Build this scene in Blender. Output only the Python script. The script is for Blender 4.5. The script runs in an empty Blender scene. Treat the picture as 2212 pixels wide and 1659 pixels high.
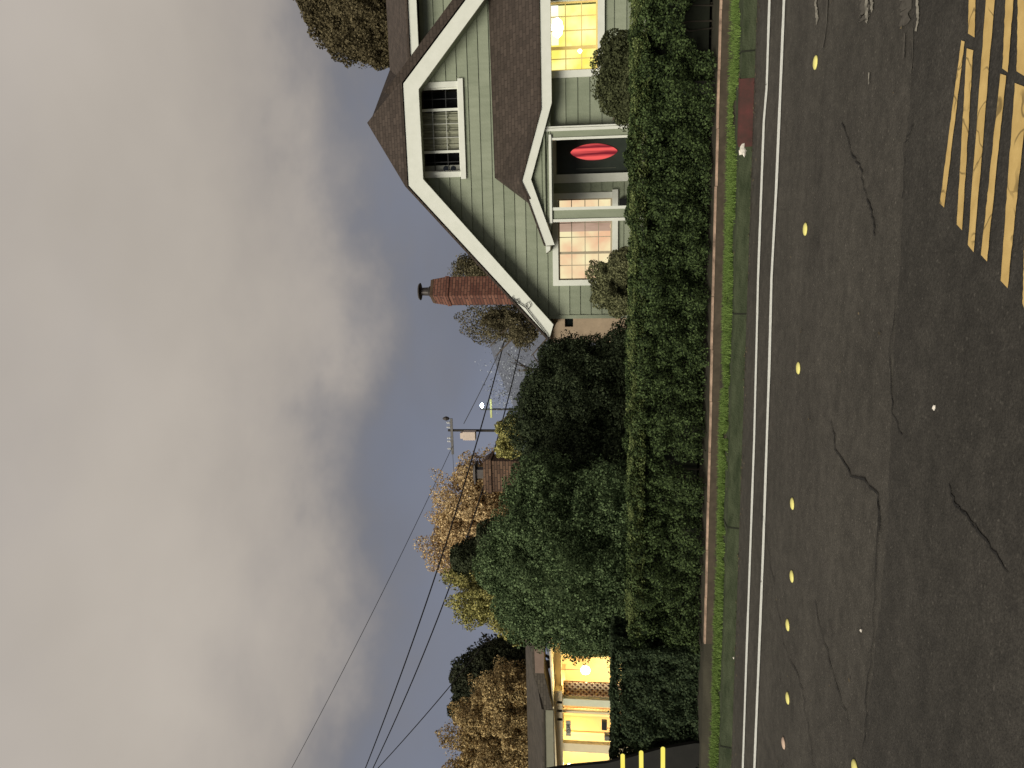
import bpy, math, random
import numpy as np
from mathutils import Vector, noise
random.seed(7); np.random.seed(7)
S = bpy.context.scene; C = S.collection
# ------------------------------------------------------------------ camera (held on its side: the world's up is the picture's left)
FP = 1640.0; YAW = math.radians(12); PIT = math.radians(6.7); HC = 1.6
Fw = Vector((-math.sin(YAW)*math.cos(PIT), math.cos(YAW)*math.cos(PIT), math.sin(PIT)))
Rt = Vector((math.cos(YAW), math.sin(YAW), 0)); Uv = Rt.cross(Fw); CP = Vector((0, 0, HC))
cd = bpy.data.cameras.new("camera"); cam = bpy.data.objects.new("camera", cd); C.objects.link(cam); S.camera = cam
cd.sensor_width = 36; cd.lens = FP/2212*36; cd.clip_start = .05; cd.clip_end = 3000
from mathutils import Matrix
xa, ya, za = -Uv, Rt, -Fw          # picture right = world down, picture up = world right
cam.matrix_world = Matrix(((xa.x, ya.x, za.x, 0), (xa.y, ya.y, za.y, 0), (xa.z, ya.z, za.z, HC), (0, 0, 0, 1)))
# ------------------------------------------------------------------ world, key light
S.view_settings.view_transform = 'Standard'; S.view_settings.look = 'None'; S.view_settings.exposure = 0; S.view_settings.gamma = 1
W = bpy.data.worlds.new("World"); S.world = W; W.use_nodes = True
nt = W.node_tree; N = nt.nodes; L = nt.links; N.clear()
def nd(t, **k):
    n = N.new(t)
    for a, b in k.items(): setattr(n, a, b)
    return n
out = nd('ShaderNodeOutputWorld'); bg = nd('ShaderNodeBackground'); L.new(bg.outputs[0], out.inputs[0])
tc = nd('ShaderNodeTexCoord'); sp = nd('ShaderNodeSeparateXYZ'); L.new(tc.outputs['Generated'], sp.inputs[0])
mp = nd('ShaderNodeMapping'); mp.inputs['Scale'].default_value = (2.2, 2.2, 3.6); mp.inputs['Location'].default_value = (3.1, 1.7, .4); L.new(tc.outputs['Generated'], mp.inputs[0])
n1 = nd('ShaderNodeTexNoise'); n1.inputs['Scale'].default_value = 1.7; n1.inputs['Detail'].default_value = 5; n1.inputs['Roughness'].default_value = .55; n1.inputs['Distortion'].default_value = .15; L.new(mp.outputs[0], n1.inputs[0])
m1 = nd('ShaderNodeMath', operation='SUBTRACT'); L.new(n1.outputs['Fac'], m1.inputs[0]); m1.inputs[1].default_value = .5
m2 = nd('ShaderNodeMath', operation='MULTIPLY_ADD'); L.new(m1.outputs[0], m2.inputs[0]); m2.inputs[1].default_value = .33; L.new(sp.outputs['Z'], m2.inputs[2])
rp = nd('ShaderNodeValToRGB'); L.new(m2.outputs[0], rp.inputs[0]); rp.color_ramp.interpolation = 'B_SPLINE'
els = rp.color_ramp.elements
els[0].position = 0; els[0].color = (.215, .235, .30, 1)
els[1].position = .15; els[1].color = (.190, .21, .272, 1)
for p_, c_ in ((.25, (.19, .20, .24)), (.30, (.20, .20, .22)), (.375, (.41, .37, .335)), (.52, (.50, .45, .39)), (.66, (.48, .435, .395)), (1, (.36, .335, .32))):
    e = els.new(p_); e.color = (*c_, 1)
mp2 = nd('ShaderNodeMapping'); mp2.inputs['Scale'].default_value = (2.0, 2.0, 3.2); L.new(tc.outputs['Generated'], mp2.inputs[0])
n2 = nd('ShaderNodeTexNoise'); n2.inputs['Scale'].default_value = 1.5; n2.inputs['Detail'].default_value = 4; n2.inputs['Roughness'].default_value = .45; L.new(mp2.outputs[0], n2.inputs[0])
mr = nd('ShaderNodeMapRange'); L.new(n2.outputs['Fac'], mr.inputs[0]); mr.inputs[1].default_value = .3; mr.inputs[2].default_value = .7; mr.inputs[3].default_value = .90; mr.inputs[4].default_value = 1.07
mx = nd('ShaderNodeVectorMath', operation='SCALE'); L.new(rp.outputs[0], mx.inputs[0]); L.new(mr.outputs[0], mx.inputs['Scale'])
L.new(mx.outputs[0], bg.inputs['Color']); bg.inputs['Strength'].default_value = 1.0
sl = bpy.data.lights.new("street_light_key", 'SUN'); sl.energy = 3.0; sl.angle = math.radians(32); sl.color = (1, .97, .84)
so = bpy.data.objects.new("street_light_key", sl); C.objects.link(so)
LD = Vector((-.40, -.78, .50)).normalized(); so.rotation_euler = LD.to_track_quat('Z', 'Y').to_euler(); so.location = (-6, -8, 12)

# ------------------------------------------------------------------ pixel helpers (2212 x 1659 view of the photo)
def ray(x, y): return Fw*FP + Rt*(829.5-y) - Uv*(x-1106)
def gz(x, y, z=0.0):
    d = ray(x, y); return CP + d*((z-HC)/d.z)
def py(x, y, Y):
    d = ray(x, y); return CP + d*(Y/d.y)
def pxm(Y): return Y/FP*1.02
# ------------------------------------------------------------------ materials
MATS = {}
def mat(name, col, rough=.7, var=.12, scale=8, bump=0, bscale=60, spec=.3, stretch=None, metal=0, emit=None, es=0, isl=0, col2=None, trans=0):
    if name in MATS: return MATS[name]
    m = bpy.data.materials.new(name); m.use_nodes = True; t = m.node_tree; b = t.nodes['Principled BSDF']
    b.inputs['Roughness'].default_value = rough; b.inputs['Specular IOR Level'].default_value = spec; b.inputs['Metallic'].default_value = metal
    co = t.nodes.new('ShaderNodeTexCoord'); mpn = t.nodes.new('ShaderNodeMapping'); t.links.new(co.outputs['Object'], mpn.inputs[0])
    if stretch: mpn.inputs['Scale'].default_value = stretch
    nz = t.nodes.new('ShaderNodeTexNoise'); nz.inputs['Scale'].default_value = scale; nz.inputs['Detail'].default_value = 6; nz.inputs['Roughness'].default_value = .65; t.links.new(mpn.outputs[0], nz.inputs[0])
    fac = nz.outputs['Fac']
    if isl:
        g = t.nodes.new('ShaderNodeNewGeometry'); a = t.nodes.new('ShaderNodeMath'); a.operation = 'MULTIPLY_ADD'
        t.links.new(g.outputs['Random Per Island'], a.inputs[0]); a.inputs[1].default_value = isl
        s_ = t.nodes.new('ShaderNodeMath'); s_.operation = 'MULTIPLY'; t.links.new(fac, s_.inputs[0]); s_.inputs[1].default_value = 1-isl; t.links.new(s_.outputs[0], a.inputs[2]); fac = a.outputs[0]
    r = t.nodes.new('ShaderNodeValToRGB'); t.links.new(fac, r.inputs[0])
    lo = .3 if not isl else .30; hi = .7 if not isl else .80
    c2 = col2 or tuple(min(1, c*(1+var)) for c in col); c1 = tuple(c*(1-var) for c in col) if not col2 else col
    r.color_ramp.elements[0].position = lo; r.color_ramp.elements[0].color = (*c1, 1); r.color_ramp.elements[1].position = hi; r.color_ramp.elements[1].color = (*c2, 1)
    t.links.new(r.outputs[0], b.inputs['Base Color'])
    if bump:
        n3 = t.nodes.new('ShaderNodeTexNoise'); n3.inputs['Scale'].default_value = bscale; n3.inputs['Detail'].default_value = 4; t.links.new(co.outputs['Object'], n3.inputs[0])
        bm = t.nodes.new('ShaderNodeBump'); bm.inputs['Strength'].default_value = bump; bm.inputs['Distance'].default_value = .02; t.links.new(n3.outputs['Fac'], bm.inputs['Height']); t.links.new(bm.outputs[0], b.inputs['Normal'])
    if emit: b.inputs['Emission Color'].default_value = (*emit, 1); b.inputs['Emission Strength'].default_value = es
    if trans: b.inputs['Subsurface Weight'].default_value = 0
    MATS[name] = m; return m
def glow(name, c1, c2, s, scale=2.0, stretch=(1, 1, 1)):
    m = bpy.data.materials.new(name); m.use_nodes = True; t = m.node_tree; t.nodes.clear()
    o = t.nodes.new('ShaderNodeOutputMaterial'); e = t.nodes.new('ShaderNodeEmission'); t.links.new(e.outputs[0], o.inputs[0])
    co = t.nodes.new('ShaderNodeTexCoord'); mpn = t.nodes.new('ShaderNodeMapping'); mpn.inputs['Scale'].default_value = stretch; t.links.new(co.outputs['Object'], mpn.inputs[0])
    nz = t.nodes.new('ShaderNodeTexNoise'); nz.inputs['Scale'].default_value = scale; nz.inputs['Detail'].default_value = 3; t.links.new(mpn.outputs[0], nz.inputs[0])
    r = t.nodes.new('ShaderNodeValToRGB'); r.color_ramp.elements[0].position = .35; r.color_ramp.elements[0].color = (*c1, 1); r.color_ramp.elements[1].position = .65; r.color_ramp.elements[1].color = (*c2, 1)
    t.links.new(nz.outputs['Fac'], r.inputs[0]); t.links.new(r.outputs[0], e.inputs[0]); e.inputs[1].default_value = s
    MATS[name] = m; return m
def shingle(name, col):
    m = mat(name, col, .9, .35, 5, stretch=(1, 1, 1)); t = m.node_tree; b = t.nodes['Principled BSDF']
    co = t.nodes.new('ShaderNodeTexCoord'); br = t.nodes.new('ShaderNodeTexBrick'); mpn = t.nodes.new('ShaderNodeMapping'); mpn.inputs['Rotation'].default_value = (math.radians(90), 0, 0)
    t.links.new(co.outputs['Object'], mpn.inputs[0]); t.links.new(mpn.outputs[0], br.inputs[0])
    br.inputs['Scale'].default_value = 1; br.inputs['Brick Width'].default_value = .17; br.inputs['Row Height'].default_value = .085; br.inputs['Mortar Size'].default_value = .006
    br.inputs['Color1'].default_value = (*[c*1.35 for c in col], 1); br.inputs['Color2'].default_value = (*[c*.65 for c in col], 1); br.inputs['Mortar'].default_value = (*[c*.3 for c in col], 1)
    mxx = t.nodes.new('ShaderNodeMixRGB'); mxx.blend_type = 'MIX'; mxx.inputs[0].default_value = .6
    src = b.inputs['Base Color'].links[0].from_socket; t.links.new(src, mxx.inputs[1]); t.links.new(br.outputs[0], mxx.inputs[2]); t.links.new(mxx.outputs[0], b.inputs['Base Color'])
    bm = t.nodes.new('ShaderNodeBump'); bm.inputs['Strength'].default_value = .6; bm.inputs['Distance'].default_value = .02; t.links.new(br.outputs['Fac'], bm.inputs['Height']); bm.invert = True; t.links.new(bm.outputs[0], b.inputs['Normal'])
    return m
def brickmat(name, c1, c2, mortar, bw=.22, rh=.075):
    m = bpy.data.materials.new(name); m.use_nodes = True; t = m.node_tree; b = t.nodes['Principled BSDF']; b.inputs['Roughness'].default_value = .9
    co = t.nodes.new('ShaderNodeTexCoord'); s_ = t.nodes.new('ShaderNodeSeparateXYZ'); t.links.new(co.outputs['Object'], s_.inputs[0])
    ad = t.nodes.new('ShaderNodeMath'); ad.operation = 'ADD'; t.links.new(s_.outputs['X'], ad.inputs[0]); t.links.new(s_.outputs['Y'], ad.inputs[1])
    cb = t.nodes.new('ShaderNodeCombineXYZ'); t.links.new(ad.outputs[0], cb.inputs[0]); t.links.new(s_.outputs['Z'], cb.inputs[1])
    br = t.nodes.new('ShaderNodeTexBrick'); t.links.new(cb.outputs[0], br.inputs[0]); br.inputs['Scale'].default_value = 1
    br.inputs['Brick Width'].default_value = bw; br.inputs['Row Height'].default_value = rh; br.inputs['Mortar Size'].default_value = .01
    br.inputs['Color1'].default_value = (*c1, 1); br.inputs['Color2'].default_value = (*c2, 1); br.inputs['Mortar'].default_value = (*mortar, 1)
    t.links.new(br.outputs[0], b.inputs['Base Color'])
    bm = t.nodes.new('ShaderNodeBump'); bm.invert = True; bm.inputs['Strength'].default_value = .8; bm.inputs['Distance'].default_value = .02; t.links.new(br.outputs['Fac'], bm.inputs['Height']); t.links.new(bm.outputs[0], b.inputs['Normal'])
    MATS[name] = m; return m
WHITE = mat('white_trim_paint', (.72, .725, .64), .6, .06, 4, bump=.12, stretch=(1, 1, 1), col2=(.80, .80, .72))
OLIVE = mat('sage_green_siding_paint', (.225, .250, .175), .7, .1, 3.5, bump=.3, bscale=25, isl=.3, stretch=(2.2, 2.2, .5), col2=(.33, .355, .26))
SHING = shingle('brown_shingles', (.066, .049, .039))
DARKDOOR = mat('dark_green_door_paint', (.035, .045, .035), .4, .2, 4)
BRICK = brickmat('red_brick', (.135, .05, .034), (.24, .105, .07), (.06, .03, .024), .26, .092)
BRICK2 = brickmat('brown_brick', (.085, .046, .028), (.17, .10, .062), (.03, .018, .012), .3, .10)
METAL = mat('dull_dark_metal', (.07, .06, .055), .5, .2, 10, metal=.5)
CREAM = mat('cream_house_paint', (.72, .60, .38), .6, .06, 3)
TAN = mat('tan_stucco', (.36, .27, .19), .9, .12, 5, bump=.3)
WOOD = mat('lit_board_top', (.42, .29, .21), .8, .5, 7)  # pale orange stands for light along the board's top edge
BOARD = mat('brown_board', (.075, .058, .04), .9, .3, 8)
GREYWOOD = mat('grey_post_wood', (.036, .035, .028), .9, .2, 12)
BARK = mat('bark', (.09, .07, .05), .95, .3, 12, bump=.4)
CABLE = mat('black_cable', (.02, .02, .022), .6, .1, 5)
# ------------------------------------------------------------------ mesh helpers
class MB:
    def __init__(s): s.v = []; s.f = []
    def quad(s, *p):
        b = len(s.v); s.v += [tuple(q) for q in p]; s.f.append(tuple(range(b, b+len(p)))); return s
    def box(s, x0, x1, y0, y1, z0, z1):
        b = len(s.v); s.v += [(x, y, z) for z in (z0, z1) for y in (y0, y1) for x in (x0, x1)]
        s.f += [tuple(b+i for i in f) for f in ((0, 2, 3, 1), (4, 5, 7, 6), (0, 1, 5, 4), (1, 3, 7, 5), (3, 2, 6, 7), (2, 0, 4, 6))]; return s
    def prism(s, pts, off):       # closed polygon pts extruded by the vector off
        b = len(s.v); n = len(pts); off = Vector(off); P = [Vector(p) for p in pts]
        s.v += [tuple(p) for p in P]+[tuple(p+off) for p in P]
        s.f.append(tuple(b+i for i in range(n))); s.f.append(tuple(b+n+i for i in reversed(range(n))))
        s.f += [(b+i, b+n+i, b+n+(i+1) % n, b+(i+1) % n) for i in range(n)]; return s
    def tube(s, pts, r, n=6, r2=None):
        P = [Vector(p) for p in pts]; b0 = len(s.v); r2 = r if r2 is None else r2
        for i, p in enumerate(P):
            d = (P[min(i+1, len(P)-1)]-P[max(i-1, 0)]).normalized(); a = d.cross(Vector((0, 0, 1)))
            if a.length < .05: a = d.cross(Vector((0, 1, 0)))
            a.normalize(); c = d.cross(a); rr = r+(r2-r)*i/max(1, len(P)-1)
            s.v += [tuple(p+a*math.cos(k*2*math.pi/n)*rr+c*math.sin(k*2*math.pi/n)*rr) for k in range(n)]
        for i in range(len(P)-1):
            for k in range(n):
                s.f.append((b0+i*n+k, b0+i*n+(k+1) % n, b0+(i+1)*n+(k+1) % n, b0+(i+1)*n+k))
        s.f.append(tuple(b0+k for k in reversed(range(n)))); s.f.append(tuple(b0+(len(P)-1)*n+k for k in range(n))); return s
    def lathe(s, c, prof, n=16):
        b0 = len(s.v); c = Vector(c)
        for r, z in prof: s.v += [tuple(c+Vector((r*math.cos(k*2*math.pi/n), r*math.sin(k*2*math.pi/n), z))) for k in range(n)]
        for i in range(len(prof)-1):
            for k in range(n): s.f.append((b0+i*n+k, b0+i*n+(k+1) % n, b0+(i+1)*n+(k+1) % n, b0+(i+1)*n+k))
        s.f.append(tuple(b0+k for k in reversed(range(n)))); s.f.append(tuple(b0+(len(prof)-1)*n+k for k in range(n))); return s
    def build(s, name, m, parent=None, label=None, smooth=False):
        me = bpy.data.meshes.new(name); me.from_pydata(s.v, [], s.f); me.materials.append(m); me.update()
        import bmesh
        bm = bmesh.new(); bm.from_mesh(me); bmesh.ops.recalc_face_normals(bm, faces=bm.faces); bm.to_mesh(me); bm.free()
        if smooth: me.polygons.foreach_set('use_smooth', [True]*len(me.polygons))
        o = bpy.data.objects.new(name, me); C.objects.link(o)
        if parent: o.parent = parent; o.matrix_parent_inverse = Matrix.Translation(-parent.location) if parent.type == 'EMPTY' else Matrix()
        if label: o['label'] = label
        return o
def tag(o, label=None, cat=None, group=None, kind=None):
    if label: o['label'] = label
    if cat: o['category'] = cat
    if group: o['group'] = group
    if kind: o['kind'] = kind
    return o
def thing(name, label, cat, loc=(0, 0, 0), group=None):
    o = bpy.data.objects.new(name, None); C.objects.link(o); o.location = loc; o.empty_display_size = .3
    return tag(o, label, cat, group)
def struct(o): o['kind'] = 'structure'; return o
def strip(pts_a, pts_b, z=0):
    m = MB()
    for i in range(len(pts_a)-1): m.quad(pts_a[i], pts_b[i], pts_b[i+1], pts_a[i+1])
    return m
# ------------------------------------------------------------------ ground
def asphalt(base=(.062, .0555, .046), spk=1.1):
    m = bpy.data.materials.new('asphalt'); m.use_nodes = True; t = m.node_tree; b = t.nodes['Principled BSDF']; b.inputs['Roughness'].default_value = .82; b.inputs['Specular IOR Level'].default_value = .25
    co = t.nodes.new('ShaderNodeTexCoord')
    def nz(sc, det, st=(1, 1, 1), ro=.6):
        a = t.nodes.new('ShaderNodeMapping'); a.inputs['Scale'].default_value = st; t.links.new(co.outputs['Object'], a.inputs[0])
        n = t.nodes.new('ShaderNodeTexNoise'); n.inputs['Scale'].default_value = sc; n.inputs['Detail'].default_value = det; n.inputs['Roughness'].default_value = ro; t.links.new(a.outputs[0], n.inputs[0]); return n.outputs['Fac']
    def rng(s, a, b_, c, d):
        r = t.nodes.new('ShaderNodeMapRange'); t.links.new(s, r.inputs[0])
        for i, v in enumerate((a, b_, c, d)): r.inputs[i+1].default_value = v
        return r.outputs[0]
    def mul(a, b_):
        r = t.nodes.new('ShaderNodeMath'); r.operation = 'MULTIPLY'; t.links.new(a, r.inputs[0]); t.links.new(b_, r.inputs[1]); return r.outputs[0]
    big = rng(nz(.7, 4), .3, .7, .80, 1.2); band = rng(nz(1.6, 5, (.12, 1.5, 1)), .35, .65, .9, 1.12); fine = rng(nz(55, 3, ro=.8), .35, .7, .7, 1.35); med = rng(nz(9, 6), .35, .65, .82, 1.2)
    spots = rng(nz(2.6, 3, (.5, 1, 1)), .60, .72, 1, .74); f = mul(mul(mul(big, band), mul(fine, med)), spots)
    sp_ = rng(nz(38, 1), .65, .76, 0, spk); ad = t.nodes.new('ShaderNodeMath'); ad.operation = 'ADD'; t.links.new(f, ad.inputs[0]); t.links.new(sp_, ad.inputs[1])
    v = t.nodes.new('ShaderNodeVectorMath'); v.operation = 'SCALE'; v.inputs[0].default_value = base; t.links.new(ad.outputs[0], v.inputs['Scale']); t.links.new(v.outputs[0], b.inputs['Base Color'])
    bm = t.nodes.new('ShaderNodeBump'); bm.inputs['Strength'].default_value = .6; bm.inputs['Distance'].default_value = .01; t.links.new(nz(80, 3), bm.inputs['Height']); t.links.new(bm.outputs[0], b.inputs['Normal'])
    return m
ASPH = asphalt()
GROUND = mat('dark_soil', (.05, .045, .03), .95, .3, 3, bump=.4)
CONC = mat('kerb_concrete', (.024, .033, .014), .9, .3, 14, bump=.6, stretch=(.25, 1, 1), col2=(.070, .082, .044))
GRASSB = mat('grass_soil', (.05, .06, .03), .95, .3, 4)
def yk(x): return 8.66+.03*x            # the street runs at a slight angle to the house
# base land, far out
struct(MB().quad((-1500, -1500, -.05), (1500, -1500, -.05), (1500, 2500, -.05), (-1500, 2500, -.05)).build('ground', GROUND))
xs = [-60, -20, -10, -6, -3, 0, 3, 6, 12, 40]
road = strip([(x, -14, 0) for x in xs], [(x, yk(x), 0) for x in xs]).build('road', ASPH); struct(road)
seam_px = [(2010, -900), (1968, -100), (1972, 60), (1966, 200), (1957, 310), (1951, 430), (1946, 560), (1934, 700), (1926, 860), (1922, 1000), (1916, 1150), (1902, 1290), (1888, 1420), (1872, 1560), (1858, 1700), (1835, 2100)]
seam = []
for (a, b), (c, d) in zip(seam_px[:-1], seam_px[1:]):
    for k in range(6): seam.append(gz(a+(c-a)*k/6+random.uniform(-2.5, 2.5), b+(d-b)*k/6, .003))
ASPH2 = asphalt((.045, .0405, .034), .9); struct(strip([(p.x, -14, .003) for p in seam], [tuple(p) for p in seam]).build('road_overlay', ASPH2))  # newer, darker asphalt; its tone also carries the lamp falloff near the camera
kb = MB()
for a, b in zip(xs[:-1], xs[1:]):
    ya_, yb_ = yk(a), yk(b)
    kb.prism([(a, ya_, 0), (a, ya_+.03, .13), (a, ya_+.3, .135), (a, ya_+.3, -.02)], (b-a, yb_-ya_, 0))
struct(kb.build('kerb', CONC))
# verge, board, yard
yb = lambda x: 9.62+.035*x
struct(strip([(x, yk(x)+.3, .115) for x in xs], [(x, yb(x)+.05, .125) for x in xs]).build('verge', mat('verge_dirt', (.06, .05, .035), .95, .35, 5, bump=.4)))
g = MB()
for a, b in zip(xs[:-1], xs[1:]):
    g.quad((a, yb(a)+.051, .115), (a, yb(a)+.25, .2), (b, yb(b)+.25, .2), (b, yb(b)+.051, .115)); g.quad((a, yb(a)+.25, .2), (a, 14, .35), (b, 14, .35), (b, yb(b)+.25, .2)); g.quad((a, 14, .35), (a, 17.5, .5), (b, 17.5, .5), (b, 14, .35)); g.quad((a, 17.5, .5), (a, 60, .6), (b, 60, .6), (b, 17.5, .5))
struct(g.build('yard', GROUND))
# red painted kerb: a skin 4 mm over the kerb, at the right
RED = mat('faded_red_kerb_paint', (.05, .030, .024), .85, .45, 7, col2=(.11, .036, .032))
xr0, xr1 = gz(1612, 313, .1).x, gz(1612, 166, .1).x
m = MB(); m.quad((xr0, yk(xr0)+.026, .001), (xr1, yk(xr1)+.026-.0, .001), (xr1, yk(xr1)+.026, .139), (xr0, yk(xr0)+.026, .139))
m.v = []; m.f = []
m.quad((xr0, yk(xr0)-.005, .002), (xr1, yk(xr1)-.005, .002), (xr1, yk(xr1)+.026, .139), (xr0, yk(xr0)+.026, .139)); m.quad((xr0, yk(xr0)+.026, .139), (xr1, yk(xr1)+.026, .139), (xr1+.03, yk(xr1)+.13, .141), (xr0+.05, yk(xr0)+.10, .141))
struct(m.build('red_kerb_paint', RED))
# painted lines
LINEW = mat('white_line_paint', (.80, .80, .74), .6, .18, 30)
LINEY = mat('yellow_crossing_paint', (.54, .36, .12), .6, .25, 7, col2=(.76, .53, .20))
t = LINEY.node_tree; b = t.nodes['Principled BSDF']; src = b.inputs['Base Color'].links[0].from_socket
co = t.nodes.new('ShaderNodeTexCoord'); nz = t.nodes.new('ShaderNodeTexNoise'); nz.inputs['Scale'].default_value = 5; t.links.new(co.outputs['Object'], nz.inputs[0])
va = t.nodes.new('ShaderNodeVectorMath'); va.operation = 'MULTIPLY_ADD'; va.inputs[1].default_value = (.35, .35, 0); t.links.new(nz.outputs['Color'], va.inputs[0]); t.links.new(co.outputs['Object'], va.inputs[2])
vo = t.nodes.new('ShaderNodeTexVoronoi'); vo.feature = 'DISTANCE_TO_EDGE'; vo.inputs['Scale'].default_value = 4.2; t.links.new(va.outputs[0], vo.inputs[0])
mrr = t.nodes.new('ShaderNodeMapRange'); t.links.new(vo.outputs['Distance'], mrr.inputs[0]); mrr.inputs[1].default_value = .008; mrr.inputs[2].default_value = .035; mrr.inputs[3].default_value = .42; mrr.inputs[4].default_value = 1
n4 = t.nodes.new('ShaderNodeTexNoise'); n4.inputs['Scale'].default_value = 3.2; t.links.new(co.outputs['Object'], n4.inputs[0]); mr4 = t.nodes.new('ShaderNodeMapRange'); t.links.new(n4.outputs['Fac'], mr4.inputs[0]); mr4.inputs[1].default_value = .45; mr4.inputs[2].default_value = .55; mr4.inputs[3].default_value = 1; mr4.inputs[4].default_value = 0
mxa = t.nodes.new('ShaderNodeMath'); mxa.operation = 'MAXIMUM'; t.links.new(mrr.outputs[0], mxa.inputs[0]); t.links.new(mr4.outputs[0], mxa.inputs[1])
vs = t.nodes.new('ShaderNodeVectorMath'); vs.operation = 'SCALE'; t.links.new(src, vs.inputs[0]); t.links.new(mxa.outputs[0], vs.inputs['Scale']); t.links.new(vs.outputs[0], b.inputs['Base Color'])
def gline(name, pts, w, m, z=.007, jit=0):
    P = [gz(a, b, z) for a, b in pts]; A = []; B = []
    for i, p in enumerate(P):
        d = (P[min(i+1, len(P)-1)]-P[max(i-1, 0)]); d.z = 0; d.normalize(); n_ = Vector((-d.y, d.x, 0)); ww = w*(1+random.uniform(-jit, jit))/2
        A.append(p+n_*ww); B.append(p-n_*ww)
    return struct(strip(A, B).build(name, m))
def ext(p0, p1, k): return [(p0[0]-(p1[0]-p0[0])*k, p0[1]-(p1[1]-p0[1])*k), p0]
l1 = [(1679, -500), (1662, 0), (1656, 190), (1650, 260), (1643, 450), (1637.5, 600), (1634, 750), (1629, 950), (1621, 1180), (1612, 1430), (1604.5, 1659), (1595, 1950)]
l2 = [(1712, -500), (1693.5, 0), (1685, 210), (1677, 400), (1666.5, 600), (1662, 780), (1656, 960), (1648, 1200), (1638, 1450), (1629.5, 1659), (1619, 1950)]
def dense(l, n=6):
    o = []
    for (a, b), (c, d) in zip(l[:-1], l[1:]):
        for k in range(n): o.append((a+(c-a)*k/n, b+(d-b)*k/n))
    return o+[l[-1]]
gline('painted_line', dense(l1), .105, LINEW, jit=.10); gline('painted_line', dense(l2), .10, LINEW, jit=.10)
def Q(cx, cy): return (1974.8+.397*cx, .397*cy)
bars = [[(255, 220), (275, 226), (165, 1130), (138, 1105)], [(285, 262), (322, 275), (262, 1255), (230, 1220)], [(302, -600), (348, -600), (330, 205), (292, 180)],
        [(432, -600), (490, -600), (325, 1375), (290, 1330)], [(508, -300), (565, -300), (510, 395), (478, 370)], [(468, 400), (502, 412), (397, 1425), (362, 1385)],
        [(545, 450), (625, 480), (510, 1570), (468, 1525)], [(565, -300), (660, -300), (640, 440), (553, 385)], [(598, 1240), (700, 1270), (680, 1900), (585, 1640)], [(640, 500), (760, 560), (740, 1240), (600, 1180)]]
random.seed(3)
for i, b in enumerate(bars):
    a0, a1, c1, c0 = [gz(*Q(*p), .007) for p in b]; a0, a1 = a0.lerp(a1, .04), a1.lerp(a0, .04); c0, c1 = c0.lerp(c1, .05), c1.lerp(c0, .05); nseg = 26; A = []; B = []
    for k in range(nseg+1):
        t_ = k/nseg; j = .0025
        A.append(a0.lerp(c0, t_)+Vector((0, random.uniform(-j, j), 0))); B.append(a1.lerp(c1, t_)+Vector((0, random.uniform(-j, j), 0)))
    struct(strip(A, B).build('crossing_stripe', LINEY))
# old scraped paint at the right edge of the lane, and the cracks
SCUFF = mat('worn_white_paint', (.10, .09, .075), .8, 0, 30, col2=(.42, .39, .32))
SC2 = mat('faint_scuff', (.06, .052, .043), .8, 0, 25, col2=(.12, .108, .09))
def sc(cx, cy): return ((3200+cx*.2411)/1.8228, cy*.2411/1.8228)
for pts, w, m_ in (([(60, -200), (45, 60), (60, 200), (75, 360)], .05, SCUFF), ([(240, -100), (225, 350), (190, 620), (160, 780)], .022, SC2), ([(890, -200), (870, 100), (885, 300), (870, 370)], .05, SCUFF), ([(850, -300), (840, 60), (850, 200), (840, 320)], .17, SC2),
                   ([(960, -200), (960, 60), (970, 180)], .045, SCUFF), ([(1500, -300), (1520, 100), (1490, 420)], .12, SC2), ([(1690, -200), (1705, 100), (1720, 300), (1680, 510)], .025, SCUFF), ([(1500, 540), (1490, 750), (1480, 950)], .02, SC2), ([(915, 1180), (915, 1370)], .016, SCUFF),
                   ([(1625, 450), (1630, 900), (1600, 1200)], .01, SC2)):
    gline('worn_marking', dense([sc(*p) for p in pts], 7), w, m_, z=.0065 if (m_ is SC2 and w > .1) else .0085, jit=.45)
CRACK = mat('tar_crack', (.020, .018, .016), .9, .3, 20)
def crack(pts, w):
    l = dense(pts, 6); l = [(a+random.uniform(-3, 3), b) for a, b in l]; gline('crack', l, w*.75, CRACK, z=.0075, jit=.6)
def c5(x, y, oy=0): return ((2700+x*.663)/1.8228, (oy+y*.663)/1.8228)
crack([c5(925, 730), c5(990, 920), c5(1035, 990), c5(1070, 1180), c5(1105, 1260), c5(1120, 1400)], .014)
crack([c5(1345, 740), c5(1300, 850), c5(1290, 1180)], .010)
crack([c5(1240, 250, 1000), c5(1210, 600, 1000), c5(1225, 940, 1000), c5(1280, 1075, 1000)], .011)
crack([c5(865, 990, 1000), c5(890, 1160, 1000), c5(980, 1320, 1000), c5(1060, 1340, 1000), c5(1135, 1430, 1000), c5(1150, 1650, 1000)], .016)
crack([c5(1555, 1370, 1000), c5(1600, 1490, 1000), c5(1680, 1570, 1000), c5(1730, 1650, 1000)], .016)
def c7(x, y): return ((2700+x*.6473)/1.8228, (1950+y*.6473)/1.8228)
crack([c7(1650, 70), c7(1720, 130), c7(1840, 300), c7(1960, 470)], .012)
crack([c7(1170, 30), c7(1150, 500), c7(1130, 900), c7(1100, 1200), c7(1075, 1600)], .009)
crack([c7(470, 120), c7(540, 600), c7(590, 900), c7(700, 1150), c7(730, 1350), c7(775, 1650)], .010)
crack([c7(780, 640), c7(860, 950), c7(920, 1180), c7(990, 1380)], .012)
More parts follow.
